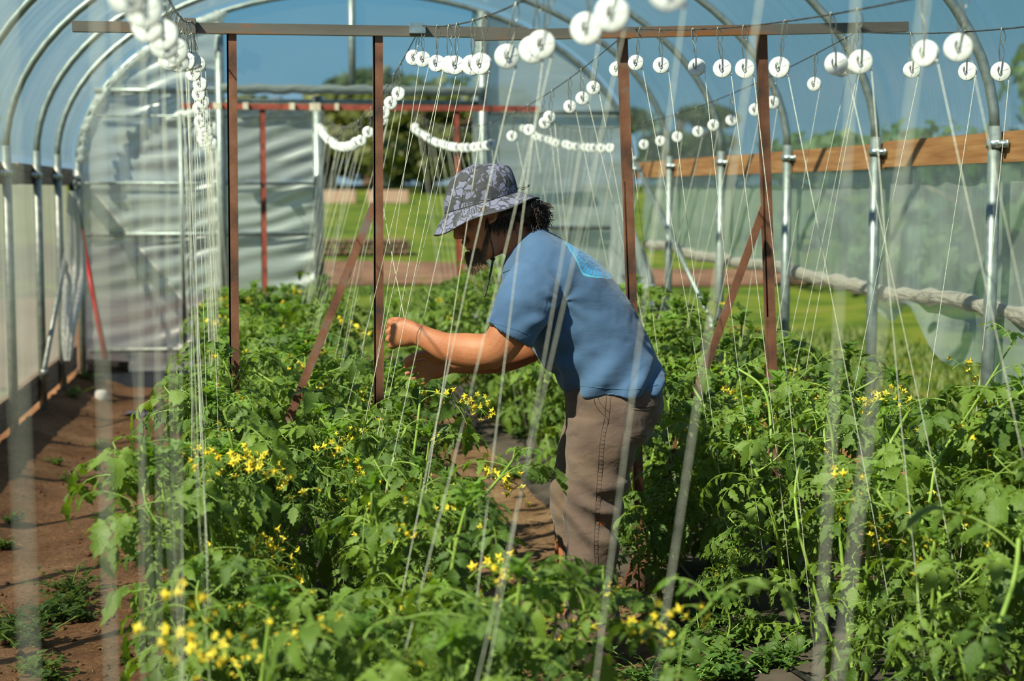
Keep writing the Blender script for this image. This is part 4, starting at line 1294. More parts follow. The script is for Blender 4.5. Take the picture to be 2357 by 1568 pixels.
# open palm turned up and towards the camera
limb(body, [P(1036, 839, -.022), P(1015, 842, -.012), P(999, 845, -.004), P(984, 850, .0)], [(.030, .020), (.037, .019), (.040, .018), (.034, .013)], k=3)
F2 = [((976, 832), (955, 835), (941, 841), (929, 847), .0078), ((973, 847), (955, 853), (943, 858), (932, 861), .0082), ((979, 860), (963, 868), (951, 873), (940, 873), .0076), ((990, 868), (979, 879), (970, 886), (961, 884), .0070)]
for q, (a_, b_2, c_, d_, rr_2) in enumerate(F2):
    limb(body, [P(a_[0] + 20, a_[1] * .6 + 847 * .4, -.002), P(*a_, .002), P(*b_2, .006), P(*c_, .017), P(*d_, .030)], [(rr_2 * 1.5, rr_2 * 1.4), (rr_2 * 1.25, rr_2 * 1.15), (rr_2,) * 2, (rr_2 * .92,) * 2, (rr_2 * .72,) * 2], n=14, k=3)
limb(body, [P(1018, 828, .0), P(998, 818, .012), P(976, 815, .02), P(955, 821, .026), P(939, 829, .028), P(930, 834, .028)], [(.017, .016), (.0165, .0155), (.0135, .013), (.012, .0115), (.0115, .0105), (.008, .008)], n=14, k=3)
blob(body, P(1003, 828, .006), (CR * .026, UPZ * .017, NC * .014), 8)
# legs under the trousers
NL = [P(1405, 930, .09), P(1385, 1040, .10), P(1370, 1150, .10), P(1360, 1230, .095), P(1362, 1330, .09), P(1364, 1440, .09), P(1366, 1475, .09)]
limb(body, NL, [(.10, .085), (.088, .08), (.07, .068), (.058, .055), (.056, .054), (.04, .04), (.042, .04)])
FL = [P(1395, 930, -.09), P(1365, 1040, -.10), P(1335, 1150, -.10), P(1318, 1230, -.10), P(1318, 1330, -.10), P(1322, 1430, -.10), P(1324, 1462, -.10)]
limb(body, FL, [(.10, .085), (.086, .078), (.068, .066), (.058, .055), (.056, .054), (.04, .04), (.042, .04)])
mesh_body = resample(body, .0042, 3, 'body')
mesh_body.materials.append(M_skin)
o_body = attach(bpy.data.objects.new('body', mesh_body)); COL.objects.link(o_body)

# eyes
M_eye = noise_mat('eye_white', [(.4, (.7, .68, .65)), (.6, (.8, .78, .75))], 5, rough=.2)
for s_ in (-1, 1):
    e = MB(); blob(e, hp(.081, .012, s_ * .033), (HF * .012, HS * .013, HU * .011), 8); attach(e.build('eye', M_eye))
    e = MB(); blob(e, hp(.0905, .010, s_ * .033), (HF * .004, HS * .006, HU * .006), 8); attach(e.build('iris', M_black))

# ---- t-shirt
shirt = MB()
SR = [((1168, 588), (1238, 517), 0, .088, 2.1), ((1158, 612), (1268, 533), 0, .155, 2.1), ((1154, 650), (1310, 556), 0, .205, 2.2), ((1158, 690), (1352, 584), 0, .215, 2.3), ((1176, 728), (1393, 620), 0, .205, 2.3), ((1196, 764), (1432, 668), 0, .192, 2.3),
      ((1224, 802), (1468, 726), 0, .188, 2.3), ((1250, 838), (1497, 784), 0, .19, 2.3), ((1280, 866), (1520, 838), 0, .195, 2.3), ((1298, 884), (1529, 872), 0, .197, 2.3), ((1303, 897), (1526, 896), 0, .195, 2.3)]
rg = densify([ring(f, k, w_, hw, e_) for f, k, w_, hw, e_ in SR], 5)
# hollow hem and collar: turn the end rings inwards
c, a, b_, e_ = rg[-1]; dn = (rg[-1][0] - rg[-4][0]).normalized()
rg += [(c + dn * .001, a * .94, b_ * .94, e_), (c - dn * .03, a * .90, b_ * .90, e_), (c - dn * .05, a * .5, b_ * .5, e_)]
c, a, b_, e_ = rg[0]; dn = (rg[0][0] - rg[3][0]).normalized()
rg = [(c - dn * .03, a * .4, b_ * .4, e_), (c - dn * .02, a * .80, b_ * .80, e_), (c + dn * .004, a * .90, b_ * .90, e_)] + rg
loft(shirt, rg, 56)


def sleeve(pts, radii):
    rings = []
    for i, p in enumerate(pts):
        d = (pts[min(i + 1, len(pts) - 1)] - pts[max(i - 1, 0)]).normalized()
        a_ = d.cross(NC).normalized(); b2 = a_.cross(d).normalized()
        rings.append((p, a_ * radii[i][0], b2 * radii[i][1], 2.2))
    rr3 = densify(rings, 5)
    c, a_, b2, e_ = rr3[-1]; dn = (rr3[-1][0] - rr3[-4][0]).normalized()
    rr3 += [(c + dn * .001, a_ * .90, b2 * .90, e_), (c - dn * .025, a_ * .87, b2 * .87, e_), (c - dn * .05, a_ * .4, b2 * .4, e_)]
    loft(shirt, rr3, 40)


sleeve([P(1238, 640, .13), P(1222, 672, .20), P(1202, 712, .228), P(1182, 748, .238), P(1171, 767, .238)], [(.085, .07), (.094, .075), (.088, .076), (.080, .075), (.0765, .074)])
sleeve([P(1245, 640, -.11), P(1240, 680, -.18), P(1236, 720, -.20), P(1230, 765, -.205)], [(.085, .07), (.085, .075), (.078, .072), (.072, .07)])
me_sh = resample(shirt, .0045, 2, 'shirt')


def fold_disp(me, fn):
    me.update()
    nv = len(me.vertices)
    co_ = np.empty(nv * 3); me.vertices.foreach_get('co', co_); co_ = co_.reshape(-1, 3)
    no = np.empty(nv * 3); me.vertices.foreach_get('normal', no); no = no.reshape(-1, 3)
    d = np.array([fn(Vector(c_)) for c_ in co_])
    co_ = co_ + no * d[:, None]
    me.vertices.foreach_set('co', co_.ravel()); me.update()


def to_px(v):
    return proj(v)


def ridge(v): return 1 - 2 * abs(v)


HEMD = (P(1527, 885) - P(1302, 893)).normalized()
SPN = (P(1500, 860) - P(1240, 560)).normalized()


def shirt_fold(v):
    q = v - P0
    a = q.dot(CR); z = q.z; w_ = q.dot(NC)
    s = q.dot(SPN); c = (q - SPN * s).length
    x, y = to_px(v)
    # long soft drapery running from the armpit across the back and bunching at the hem
    d = .007 * noise.noise(Vector((a * 5, z * 9, w_ * 4)))
    hem = max(0, min(1, (y - 790) / 90))
    d += hem * .0095 * math.sin(60 * (s + .35 * a) + 5 * noise.noise(Vector((a * 5, z * 5, w_ * 5))))
    # creases spreading from the armpit
    ap = P(1295, 690, .15); r_ = (v - ap); rl = r_.length
    ang = math.atan2(r_.dot(UPZ), r_.dot(CR))
    if w_ > 0: d += .0028 * math.exp(-((rl - .12) / .13) ** 2) * math.sin(ang * 7 + 4 * noise.noise(v * 8))
    # belly folds
    bl = max(0, 1 - abs(x - 1290) / 110) * max(0, 1 - abs(y - 800) / 110)
    d += bl * .006 * math.sin(70 * (z * .9 + a * .35) + 4 * noise.noise(v * 6))
    # sleeve creases
    if x < 1260 and w_ > .1: d += .0022 * math.sin(90 * (q.dot(UPZ) * .8 - a * .5) + 5 * noise.noise(v * 9)) * max(0, min(1, (y - 640) / 60))
    d += .0016 * noise.noise(v * 35)
    return d


fold_disp(me_sh, shirt_fold)
M_shirt, t, b, r = cloth_mat('blue_cotton', (.052, .100, .205), (.078, .142, .268), .9, 6, 900, .2, (4, 4, 9))
# printed emblem high on the back: an oval with a lettered ring and a net of lines
em_c = P(1357, 590, 0); em_a = (P(1418, 652) - P(1290, 545)).normalized()
tc = N(t, 'ShaderNodeTexCoord')
vs1 = N(t, 'ShaderNodeVectorMath', operation='SUBTRACT'); vs1.inputs[1].default_value = em_c - P0
t.links.new(tc.outputs['Object'], vs1.inputs[0])


def dotn(vec, sc_):
    d_ = N(t, 'ShaderNodeVectorMath', operation='DOT_PRODUCT'); d_.inputs[1].default_value = vec * sc_
    t.links.new(vs1.outputs[0], d_.inputs[0]); return d_.outputs['Value']


cx_ = N(t, 'ShaderNodeCombineXYZ')
em_n = em_a.cross(NC).normalized()
if em_n.z < 0: em_n = -em_n
t.links.new(dotn(em_a, 1 / .098), cx_.inputs[0]); t.links.new(dotn(NC, 1 / .175), cx_.inputs[1])
ln = N(t, 'ShaderNodeVectorMath', operation='LENGTH'); t.links.new(cx_.outputs[0], ln.inputs[0])
vo = N(t, 'ShaderNodeTexVoronoi', i_Scale=6.0, feature='DISTANCE_TO_EDGE'); t.links.new(cx_.outputs[0], vo.inputs['Vector'])
inner = ramp(t, vo.outputs['Distance'], [(.03, (.10, .30, .46)), (.09, (.02, .13, .36)), (.3, (.025, .20, .50))])
gr = N(t, 'ShaderNodeTexGradient', gradient_type='RADIAL'); t.links.new(cx_.outputs[0], gr.inputs[0])
wv_ = N(t, 'ShaderNodeMath', operation='MULTIPLY'); wv_.inputs[1].default_value = 46; t.links.new(gr.outputs['Fac'], wv_.inputs[0])
fr_ = N(t, 'ShaderNodeMath', operation='FRACT'); t.links.new(wv_.outputs[0], fr_.inputs[0])
lett = ramp(t, fr_.outputs[0], [(.0, (.02, .30, .70)), (.62, (.02, .30, .70)), (.64, (.09, .20, .30)), (1, (.09, .20, .30))], 'CONSTANT')
ringm = ramp(t, ln.outputs['Value'], [(0, (0, 0, 0)), (.78, (1, 1, 1)), (.93, (0, 0, 0))], 'CONSTANT')
mixe = N(t, 'ShaderNodeMix', data_type='RGBA'); t.links.new(ringm.outputs[0], mixe.inputs[0]); t.links.new(inner.outputs[0], mixe.inputs[6]); t.links.new(lett.outputs[0], mixe.inputs[7])
edge = ramp(t, ln.outputs['Value'], [(0, (0, 0, 0)), (.95, (1, 1, 1)), (.99, (0, 0, 0))], 'CONSTANT')
mixe2 = N(t, 'ShaderNodeMix', data_type='RGBA'); t.links.new(edge.outputs[0], mixe2.inputs[0]); t.links.new(mixe.outputs[2], mixe2.inputs[6]); mixe2.inputs[7].default_value = (.10, .42, .58, 1)
msk = ramp(t, ln.outputs['Value'], [(0, (.9, .9, .9)), (.99, (0, 0, 0))], 'CONSTANT')
hgt = N(t, 'ShaderNodeVectorMath', operation='DOT_PRODUCT'); hgt.inputs[1].default_value = em_n
geo_ = N(t, 'ShaderNodeNewGeometry'); t.links.new(geo_.outputs['Normal'], hgt.inputs[0])
gt = N(t, 'ShaderNodeMath', operation='GREATER_THAN'); gt.inputs[1].default_value = -.05; t.links.new(hgt.outputs['Value'], gt.inputs[0])
mm = N(t, 'ShaderNodeMath', operation='MULTIPLY'); t.links.new(msk.outputs[0], mm.inputs[0]); t.links.new(gt.outputs[0], mm.inputs[1])
fin = N(t, 'ShaderNodeMix', data_type='RGBA'); t.links.new(mm.outputs[0], fin.inputs[0]); t.links.new(r.outputs[0], fin.inputs[6]); t.links.new(mixe2.outputs[2], fin.inputs[7])
t.links.new(fin.outputs[2], b.inputs['Base Color'])
me_sh.materials.append(M_shirt)
for v in me_sh.vertices: v.co -= P0
o_sh = bpy.data.objects.new('t_shirt', me_sh); COL.objects.link(o_sh); o_sh.parent = root

# ---- trousers
tr = MB()
HP = [((1306, 880), (1520, 872), 0, .175), ((1301, 903), (1524, 905), 0, .185), ((1304, 935), (1519, 948), 0, .188), ((1305, 975), (1502, 985), 0, .186), ((1306, 1010), (1480, 1015), 0, .178)]
loft(tr, densify([ring(f, k, w_, hw, 2.4) for f, k, w_, hw in HP], 5), 48)


def leg(rings):
    rg_ = densify(rings, 5)
    c, a_, b2, e_ = rg_[-1]
    rg_ += [(c - UPZ * .001, a_ * .95, b2 * .95, e_), (c + UPZ * .03, a_ * .86, b2 * .86, e_), (c + UPZ * .05, a_ * .4, b2 * .4, e_)]
    loft(tr, rg_, 36)


leg([ring((1306, 960), (1512, 965), .085, .100), ring((1305, 1000), (1490, 1000), .088, .105), ring((1302, 1045), (1460, 1048), .09, .102), ring((1302, 1100), (1450, 1104), .09, .096), ring((1298, 1150), (1436, 1152), .09, .088), ring((1299, 1190), (1420, 1190), .09, .08),
     ring((1304, 1240), (1419, 1240), .09, .078), ring((1303, 1300), (1420, 1300), .09, .076), ring((1306, 1370), (1420, 1370), .09, .074), ring((1308, 1440), (1424, 1440), .09, .076), ring((1310, 1468), (1426, 1468), .09, .078)])
leg([ring((1308, 955), (1480, 960), -.085, .095), ring((1296, 985), (1470, 1000), -.09, .098), ring((1284, 1045), (1440, 1048), -.095, .095), ring((1269, 1120), (1415, 1125), -.10, .088), ring((1266, 1165), (1390, 1170), -.10, .08), ring((1276, 1215), (1388, 1215), -.10, .075),
     ring((1286, 1260), (1388, 1260), -.10, .072), ring((1290, 1330), (1390, 1330), -.10, .07), ring((1298, 1400), (1392, 1400), -.10, .072), ring((1296, 1448), (1394, 1446), -.10, .074)])
me_tr = resample(tr, .006, 2, 'trousers')


def tr_fold(v):
    q = v - P0; a = q.dot(CR); z = q.z; w_ = q.dot(NC)
    x, y = to_px(v)
    d = .005 * noise.noise(Vector((a * 7, z * 7, w_ * 6)))
    kn = math.exp(-((y - 1195) / 75) ** 2)
    d += (.0045 + .009 * kn) * math.sin(62 * (z + .45 * a) + 5 * noise.noise(Vector((a * 5, z * 4, w_ * 5)))) * max(.25, min(1, (x - 1300) / 90))
    d += .0045 * max(0, min(1, (y - 1330) / 60)) * math.sin(95 * z + 4 * noise.noise(v * 6))
    d += .003 * ridge(noise.noise(Vector((a * 9, z * 16, w_ * 9))))
    if 920 < y < 1000 and w_ > 0 and x < 1330: d += .004 * math.sin(80 * z - 50 * a)
    return d


fold_disp(me_tr, tr_fold)
M_tr, t, b, r = cloth_mat('brown_canvas', (.085, .053, .047), (.145, .094, .082), .92, 5, 1100, .4, (6, 6, 9))
nn = N(t, 'ShaderNodeTexNoise', i_Scale=2.6, i_Detail=3.0); t.links.new(coords(t), nn.inputs['Vector'])
rw = ramp(t, nn.outputs['Fac'], [(.5, (0, 0, 0)), (.72, (.55, .55, .55))])
mw = N(t, 'ShaderNodeMix', data_type='RGBA'); t.links.new(rw.outputs[0], mw.inputs[0]); t.links.new(r.outputs[0], mw.inputs[6]); mw.inputs[7].default_value = (.23, .145, .09, 1)
t.links.new(mw.outputs[2], b.inputs['Base Color'])
me_tr.materials.append(M_tr)
o_tr = attach(bpy.data.objects.new('trousers', me_tr)); COL.objects.link(o_tr)
bvt = BVHTree.FromPolygons([v.co.copy() for v in me_tr.vertices], [tuple(p.vertices) for p in me_tr.polygons])
bvs = BVHTree.FromPolygons([v.co + P0 for v in me_sh.vertices], [tuple(p.vertices) for p in me_sh.polygons])


def surf(bv, x, y, off=.001):
    h, nrm, i, d = bv.ray_cast(EYE, ray(x, y).normalized())
    return (h + nrm * off) if h is not None else None


M_seam = noise_mat('dark_seam_thread', [(.4, (.045, .028, .022)), (.6, (.08, .05, .04))], 60)
M_seamb = noise_mat('blue_seam', [(.4, (.045, .10, .17)), (.6, (.06, .13, .21))], 60)


def seam(name, bv, pts, m_, r_=.0009, off=.0005, label=None):
    cp = catmull([(x, y, 0) for x, y in pts], 10); w_ = []
    for q in cp:
        h = surf(bv, q.x, q.y, off)
        if h is not None and (not w_ or (h - w_[-1]).length < .05): w_.append(h)
    if len(w_) < 3: return
    mb_ = MB(); mb_.tube(w_, r_, 5); attach(mb_.build(name, m_, label=label))


seam('trouser_seam', bvt, [(1406, 905), (1402, 960), (1392, 1010), (1386, 1090), (1380, 1180), (1376, 1270), (1382, 1340), (1389, 1420)], M_seam, .0007)
seam('trouser_seam', bvt, [(1396, 905), (1392, 960), (1382, 1010), (1376, 1090), (1370, 1180), (1368, 1270), (1375, 1340), (1381, 1420)], M_seam, .0007)
seam('front_pocket_seam', bvt, [(1366, 903), (1370, 930), (1384, 950), (1398, 962), (1400, 975)], M_seam, .0014)
seam('front_pocket_seam', bvt, [(1374, 903), (1380, 925), (1392, 940), (1404, 950)], M_seam)
seam('back_pocket_seam', bvt, [(1446, 918), (1442, 955), (1438, 990), (1446, 1004), (1470, 1008), (1488, 1002)], M_seam)
seam('back_pocket_seam', bvt, [(1452, 936), (1480, 938), (1518, 930)], M_seam, .0014)
seam('back_pocket_seam', bvt, [(1450, 942), (1480, 944), (1516, 936)], M_seam)
# ladder stitching along the outer seam
lad = MB()
for i in range(46):
    y_ = 985 + i * 9.3
    x_ = np.interp(y_, [960, 1010, 1090, 1180, 1270, 1340, 1420], [1397, 1387, 1381, 1375, 1372, 1379, 1385])
    a_, b2 = surf(bvt, x_ - 4, y_, .0004), surf(bvt, x_ + 4, y_ + 1, .0004)
    if a_ is not None and b2 is not None and (a_ - b2).length < .03: lad.tube([a_, b2], .0006, 4)
attach(lad.build('stitching', M_seam))
seam('sleeve_hem_stitch', bvs, [(1124, 741), (1150, 748), (1180, 757), (1212, 768)], M_seamb, .0009)
seam('shoulder_seam', bvs, [(1158, 628), (1180, 620), (1215, 618), (1250, 632), (1278, 655), (1292, 680)], M_seamb, .0013)
seam('shirt_hem_stitch', bvs, [(1306, 884), (1350, 890), (1400, 894), (1460, 897), (1515, 886)], M_seamb, .0009)

# belt-less waistband, boots
M_boot = noise_mat('worn_brown_boot', [(.35, (.05, .032, .024)), (.65, (.11, .07, .05))], 12, 5, .7, 0, .3, 80)
for lx, w_ in ((1366, .09), (1326, -.10)):
    base = P(lx, 1480, w_); base.z = 0
    bt = MB()
    toe = -CR
    loft(bt, densify([(base + UPZ * .16 + CR * .0, CR * .052, NC * .048, 2), (base + UPZ * .10, CR * .054, NC * .048, 2), (base + UPZ * .07 - CR * .02, CR * .08, NC * .05, 2.2), (base + UPZ * .045 - CR * .055, CR * .125, NC * .052, 2.4), (base + UPZ * .02 - CR * .06, CR * .138, NC * .054, 2.6)], 3), 28)
    loft(bt, [(base + UPZ * .03 - CR * .06, CR * .135, NC * .052, 2.8), (base + UPZ * .012 - CR * .06, CR * .14, NC * .055, 2.8)], 28)
    me_b = resample(bt, .006, 1, 'boot'); me_b.materials.append(M_boot)
    ob = attach(bpy.data.objects.new('boot', me_b)); COL.objects.link(ob)

# ---- hat -----------------------------------------------------------
KU = (CR * .318 + UPZ * .948).normalized()           # hat axis
KF = (CR * -.948 + UPZ * .318).normalized(); 
hA, hB = P(1024, 493), P(1192, 443)                  # crown base, front and back
KF = (hA - hB).normalized(); KU = NC.cross(KF).normalized()
if KU.z < 0: KU = -KU
KC = (hA + hB) / 2; hr = (hA - hB).length / 2


def kp(f, u, s_): return KC + KF * f + KU * u + NC * s_


hat = MB(); n = 64; rings = []
prof = [(0.0, 1.0), (.03, .985), (.06, .955), (.085, .90), (.102, .80), (.113, .62), (.118, .38), (.119, .12)]
prof = [(0.0, 1.0), (.03, .985), (.055, .94), (.078, .86), (.095, .74), (.108, .57), (.115, .36), (.118, .12)]
pr = catmull([(p[0], p[1], 0) for p in prof], 4)
hv = []
for q in pr:
    for j in range(n):
        a = 2 * PI * j / n
        rr3 = hr * q.y * (1 + .018 * math.sin(3 * a + q.x * 40) + .02 * noise.noise(Vector((math.cos(a) * 2, math.sin(a) * 2, q.x * 22))))
        tilt = .030 * math.cos(a + PI) * (q.x / .119) * 0.6      # crown leans back
        hv.append(kp(rr3 * math.cos(a) - .028 * q.x / .119, q.x + tilt * -1 * .35 + .004 * noise.noise(Vector((math.cos(a) * 3, math.sin(a) * 3, q.x * 30))), rr3 * .90 * math.sin(a)))
K = len(pr)
hf = [(i * n + j, i * n + (j + 1) % n, (i + 1) * n + (j + 1) % n, (i + 1) * n + j) for i in range(K - 1) for j in range(n)]
hf.append(tuple((K - 1) * n + j for j in range(n)))
hat.add(hv, hf)
# brim: flares down, longer in front; thickness given by a return surface
bv_ = []
BR = 9
for layer in (0, 1):
    for i in range(BR + 1):
        q = i / BR
        for j in range(n):
            a = 2 * PI * j / n
            ext = (.056 - .004 * math.cos(a)) * q
            dropb = (.046 + .012 * math.cos(a) - .006 * math.sin(a) ** 2) * q ** 1.15
            wob = .004 * math.sin(a * 5 + 1) * q
            rr3 = hr * 1.0 + ext
            bv_.append(kp(rr3 * math.cos(a), -dropb + wob + .001 - .003 * layer, (hr * .90 + ext) * math.sin(a)))
L_ = (BR + 1) * n
bf = [(i * n + j, (i + 1) * n + j, (i + 1) * n + (j + 1) % n, i * n + (j + 1) % n) for i in range(BR) for j in range(n)]
bf2 = [(L_ + f[3], L_ + f[2], L_ + f[1], L_ + f[0]) for f in bf]
bf3 = [(BR * n + j, L_ + BR * n + j, L_ + BR * n + (j + 1) % n, BR * n + (j + 1) % n) for j in range(n)]

m, t, b = mat('leaf_print_fabric')
tc = N(t, 'ShaderNodeTexCoord'); mp = N(t, 'ShaderNodeMapping'); mp.inputs['Scale'].default_value = (1, 1, 1)
t.links.new(tc.outputs['Object'], mp.inputs[0])
nz = N(t, 'ShaderNodeTexNoise', i_Scale=30.0, i_Detail=1.5); t.links.new(mp.outputs[0], nz.inputs['Vector'])
vm = N(t, 'ShaderNodeVectorMath', operation='SCALE'); vm.inputs['Scale'].default_value = .045; t.links.new(nz.outputs['Color'], vm.inputs[0])
va = N(t, 'ShaderNodeVectorMath', operation='ADD'); t.links.new(mp.outputs[0], va.inputs[0]); t.links.new(vm.outputs[0], va.inputs[1])
v1 = N(t, 'ShaderNodeTexVoronoi', i_Scale=36.0, feature='DISTANCE_TO_EDGE'); t.links.new(va.outputs[0], v1.inputs['Vector'])
v1c = N(t, 'ShaderNodeTexVoronoi', i_Scale=36.0, feature='F1'); t.links.new(va.outputs[0], v1c.inputs['Vector'])
sepc = N(t, 'ShaderNodeSeparateColor'); t.links.new(v1c.outputs['Color'], sepc.inputs[0])
a1 = N(t, 'ShaderNodeMath', operation='GREATER_THAN'); a1.inputs[1].default_value = .075; t.links.new(v1.outputs['Distance'], a1.inputs[0])
a2 = N(t, 'ShaderNodeMath', operation='GREATER_THAN'); a2.inputs[1].default_value = .33; t.links.new(sepc.outputs[0], a2.inputs[0])
am = N(t, 'ShaderNodeMath', operation='MULTIPLY'); t.links.new(a1.outputs[0], am.inputs[0]); t.links.new(a2.outputs[0], am.inputs[1])
# petal bursts: radial stripes inside some cells
v2 = N(t, 'ShaderNodeTexWave', i_Scale=46.0, i_Distortion=6.0); v2.inputs['Detail Scale'].default_value = 2; t.links.new(mp.outputs[0], v2.inputs['Vector'])
w2_ = N(t, 'ShaderNodeMath', operation='GREATER_THAN'); w2_.inputs[1].default_value = .62; t.links.new(v2.outputs['Fac'], w2_.inputs[0])
a3 = N(t, 'ShaderNodeMath', operation='LESS_THAN'); a3.inputs[1].default_value = .16; t.links.new(sepc.outputs[1], a3.inputs[0])
a4 = N(t, 'ShaderNodeMath', operation='MULTIPLY'); t.links.new(w2_.outputs[0], a4.inputs[0]); t.links.new(a3.outputs[0], a4.inputs[1])
ax_ = N(t, 'ShaderNodeMath', operation='MAXIMUM'); t.links.new(am.outputs[0], ax_.inputs[0]); t.links.new(a4.outputs[0], ax_.inputs[1])
mc = N(t, 'ShaderNodeMix', data_type='RGBA'); t.links.new(ax_.outputs[0], mc.inputs[0]); mc.inputs[6].default_value = (.050, .048, .058, 1); mc.inputs[7].default_value = (.175, .170, .265, 1)
t.links.new(mc.outputs[2], b.inputs['Base Color']); b.inputs['Roughness'].default_value = .8
nb = N(t, 'ShaderNodeTexNoise', i_Scale=22.0, i_Detail=4.0, i_Distortion=1.5); t.links.new(mp.outputs[0], nb.inputs['Vector'])
bb_ = N(t, 'ShaderNodeBump', i_Strength=.35, i_Distance=.012); t.links.new(nb.outputs['Fac'], bb_.inputs['Height']); t.links.new(bb_.outputs[0], b.inputs['Normal'])
M_hat = m
hroot = empty('hat', (0, 0, 0)); hroot.parent = root; hroot.matrix_parent_inverse = Matrix.Translation(-P0)


def hatch(o): o.parent = hroot; return o


hatch(hat.build('hat_crown', M_hat))
br_ = MB(); br_.add(bv_, bf + bf2 + bf3); hatch(br_.build('hat_brim', M_hat))
s_ = MB(); s_.tube([kp(hr * 1.004 * math.cos(2 * PI * j / 60), .002, hr * .904 * math.sin(2 * PI * j / 60)) for j in range(61)], .0016, 5, False); hatch(s_.build('hat_band_seam', M_black))
s_ = MB(); s_.tube([kp((hr + .058 * 1) * math.cos(2 * PI * j / 60) if False else (hr + .056 - .004 * math.cos(2 * PI * j / 60)) * math.cos(2 * PI * j / 60), -(.046 + .012 * math.cos(2 * PI * j / 60) - .006 * math.sin(2 * PI * j / 60) ** 2) + .004 * math.sin(2 * PI * j / 60 * 5 + 1), (hr * .9 + .056 - .004 * math.cos(2 * PI * j / 60)) * math.sin(2 * PI * j / 60)) for j in range(61)], .0017, 5, False); hatch(s_.build('brim_edge_binding', M_black))
for rr4 in (.3, .55, .8):
    pass
# woven tag on the band, lettered
hb = BVHTree.FromPolygons([Vector(v) for v in hv] + [Vector(v) for v in bv_], [tuple(f) for f in hf] + [tuple(i + len(hv) for i in f) for f in bf])
q0 = surf(hb, 1113, 481, .002)
if q0 is not None:
    ax1 = (surf(hb, 1119, 479, .002) - surf(hb, 1107, 483, .002)).normalized(); ax2 = NC.cross(ax1).normalized()
    if ax2.z < 0: ax2 = -ax2
    nrm = ax1.cross(ax2).normalized()
    if nrm.dot(NC) < 0: nrm = -nrm
    s_ = MB(); vs = [q0 + ax1 * (i * .0085) + ax2 * (j * .005) + nrm * (.001 + k * .001) for i in (-1, 1) for j in (-1, 1) for k in (0, 1)]
    s_.add(vs, [(0, 1, 3, 2), (4, 6, 7, 5), (0, 4, 5, 1), (2, 3, 7, 6), (0, 2, 6, 4), (1, 5, 7, 3)])
    tg = hatch(s_.build('woven_tag', M_seam, smooth=False, label='small dark tag with pale lettering'))
    cu = bpy.data.curves.new('tag_text', 'FONT'); cu.body = 'REI'; cu.size = .0088; cu.align_x = 'CENTER'; cu.align_y = 'CENTER'; cu.extrude = .0002
    to = bpy.data.objects.new('tmp_text', cu); COL.objects.link(to)
    R = Matrix((ax1, ax2, nrm)).transposed().to_4x4(); to.matrix_world = Matrix.Translation(q0 + nrm * .0024) @ R
    bpy.context.view_layer.update()
    me = bpy.data.meshes.new_from_object(to.evaluated_get(bpy.context.evaluated_depsgraph_get())); me.transform(to.matrix_world)
    bpy.data.objects.remove(to)
    me.materials.clear(); me.materials.append(M_straw)
    lo = bpy.data.objects.new('tag_lettering', me); COL.objects.link(lo); lo.parent = hroot
# cord at the back of the hat, chin cord with toggle and hanging strap
s_ = MB(); s_.tube(catmull([P(1188, 437, .03), P(1196, 434, .04), P(1205, 436, .04), P(1218, 428, .05)], 4), .0017, 5); s_.tube(catmull([P(1188, 434, .03), P(1198, 431, .03), P(1208, 431, .05), P(1219, 425, .05)], 4), .0015, 5); hatch(s_.build('drawcord', M_black))
s_ = MB(); s_.tube(catmull([P(1121, 520, .085), P(1127, 545, .083), P(1134, 570, .075), P(1136, 590, .045), P(1134, 598, .02)], 5), .0022, 6)
s_.tube(catmull([P(1121, 520, -.085), P(1127, 548, -.08), P(1132, 575, -.06), P(1134, 598, .01)], 5), .0022, 6); hatch(s_.build('chin_cord', M_black))
s_ = MB(); s_.tube([P(1129, 594, .02), P(1139, 598, .02)], [.005, .006], 10); hatch(s_.build('cord_toggle', M_black))
s_ = MB(); s_.tube(catmull([P(1134, 600, .02), P(1131, 620, .025), P(1125, 645, .025), P(1119, 670, .02), P(1115, 684, .02)], 5), .0034, 6); hatch(s_.build('cord_tail', noise_mat('dark_grey_cord', [(.4, (.04, .04, .03)), (.6, (.09, .085, .07))], 200)))

# ---- hair and beard
M_hair = noise_mat('dark_brown_hair', [(.35, (.014, .009, .007)), (.65, (.055, .032, .020))], 30, 3, .5)
M_beard = noise_mat('brown_beard', [(.35, (.09, .048, .024)), (.65, (.26, .15, .075))], 30, 3, .6)
rh = random.Random(9)
hb2 = MB()
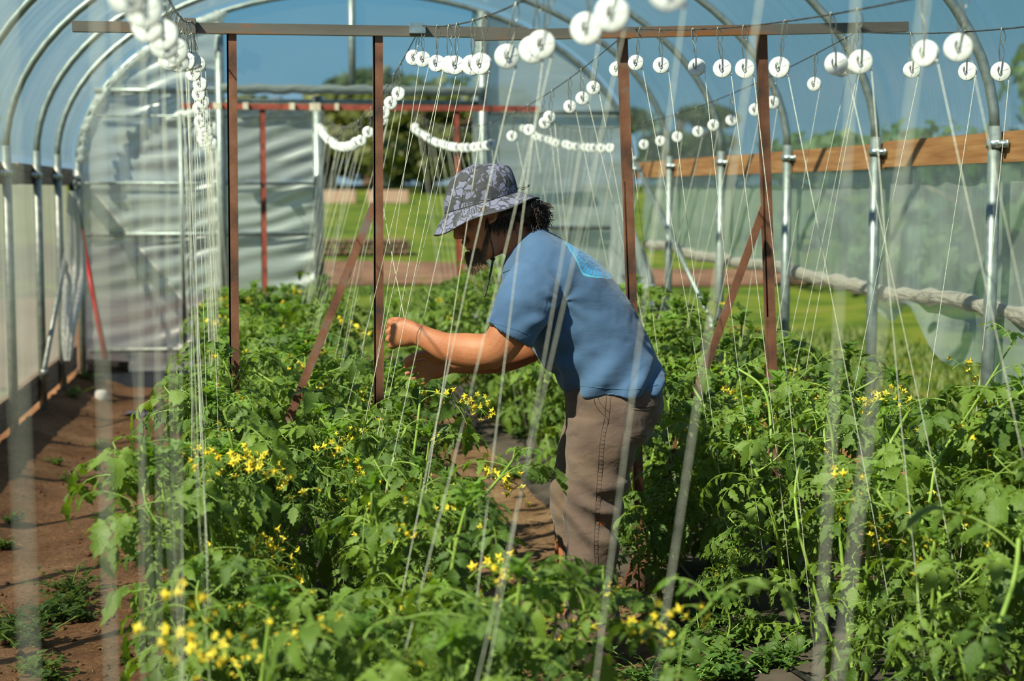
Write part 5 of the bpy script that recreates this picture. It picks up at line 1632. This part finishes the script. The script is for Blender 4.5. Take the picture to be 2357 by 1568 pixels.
# underlying mass at nape, then curls
for c_, ax in ((P(1198, 492, 0), (.045, .065, .036)), (P(1217, 482, .02), (.036, .06, .040)), (P(1210, 505, .0), (.036, .055, .03)), (P(1168, 492, 0), (.05, .080, .03))):
    blob(hb2, c_, (CR * ax[0], NC * ax[1], UPZ * ax[2]), 10)
for i in range(620):
    a = rh.uniform(-1.3, 1.3); el = rh.uniform(-.9, .7)
    if i % 5 == 0:      # short side hair by the temple and behind the ear
        st_ = P(rh.uniform(1118, 1185), rh.uniform(488, 515), .068 + rh.uniform(0, .012)); d = (UPZ * -1 + CR * rh.uniform(-.2, .5) + NC * rh.uniform(-.05, .15)).normalized(); L2 = rh.uniform(.015, .035)
    else:
        st_ = P(1200, 485, 0) + CR * (.045 * math.cos(a) * math.cos(el) + .01) + NC * (.062 * math.sin(a)) + UPZ * (.045 * math.sin(el) - .0)
        d = (CR * (.8 * math.cos(a)) + NC * math.sin(a) * .6 + UPZ * (el * .5 - .35)).normalized(); L2 = rh.uniform(.025, .055)
    u_ = d.orthogonal().normalized(); v_ = d.cross(u_); ph = rh.uniform(0, 6.3); cr_ = rh.uniform(.003, .007) if i % 5 else .001
    pts = [st_ + d * (L2 * q / 7) + (u_ * math.cos(ph + q * 1.5) + v_ * math.sin(ph + q * 1.5)) * cr_ * min(1, q / 2) - UPZ * .010 * (q / 7) ** 2 for q in range(8)]
    hb2.tube(pts, [.0017, .0019, .0018, .0017, .0015, .0013, .0010, .0005], 4, False)
attach(hb2.build('hair', M_hair))
bd = MB()
for c_, ax in ((hp(.088, -.112), (.028, .036, .024)), (hp(.062, -.112), (.036, .050, .022)), (hp(.094, -.050), (.012, .028, .008))):
    blob(bd, c_, (HF * ax[0], HS * ax[1], HU * ax[2]), 10)
for i in range(2600):
    k_ = rh.random()
    if k_ < .5:
        a = rh.uniform(-1.5, 1.5); st_ = hp(.062 + .050 * math.cos(a), rh.uniform(-.14, -.085), .046 * math.sin(a)); d = (HF * (.5 * math.cos(a)) + HS * (.4 * math.sin(a)) - HU * 1.0 + CR * .1)
        L2 = rh.uniform(.014, .032)
    elif k_ < .62:
        s2 = rh.uniform(-1, 1); st_ = hp(.103 - .014 * abs(s2), -.048 + rh.uniform(-.005, .005), s2 * .03); d = (HF * .5 - HU * .8 + HS * s2 * .6); L2 = rh.uniform(.008, .016)
    else:
        s2 = rh.choice((-1, 1)); q = rh.random(); st_ = hp(.060 - .07 * q, -.108 + .09 * q + rh.uniform(-.012, .010), s2 * (.054 + .020 * q)); d = (-HU * .9 + HF * .3 + HS * s2 * .15); L2 = rh.uniform(.006, .012)
    d = (d + Vector((rh.gauss(0, .15), rh.gauss(0, .15), rh.gauss(0, .15)))).normalized()
    bd.tube([st_, st_ + d * L2 * .5, st_ + d * L2 + CR * rh.uniform(-.003, .005)], [.0010, .0008, .0002], 3, False)
attach(bd.build('beard', M_beard))
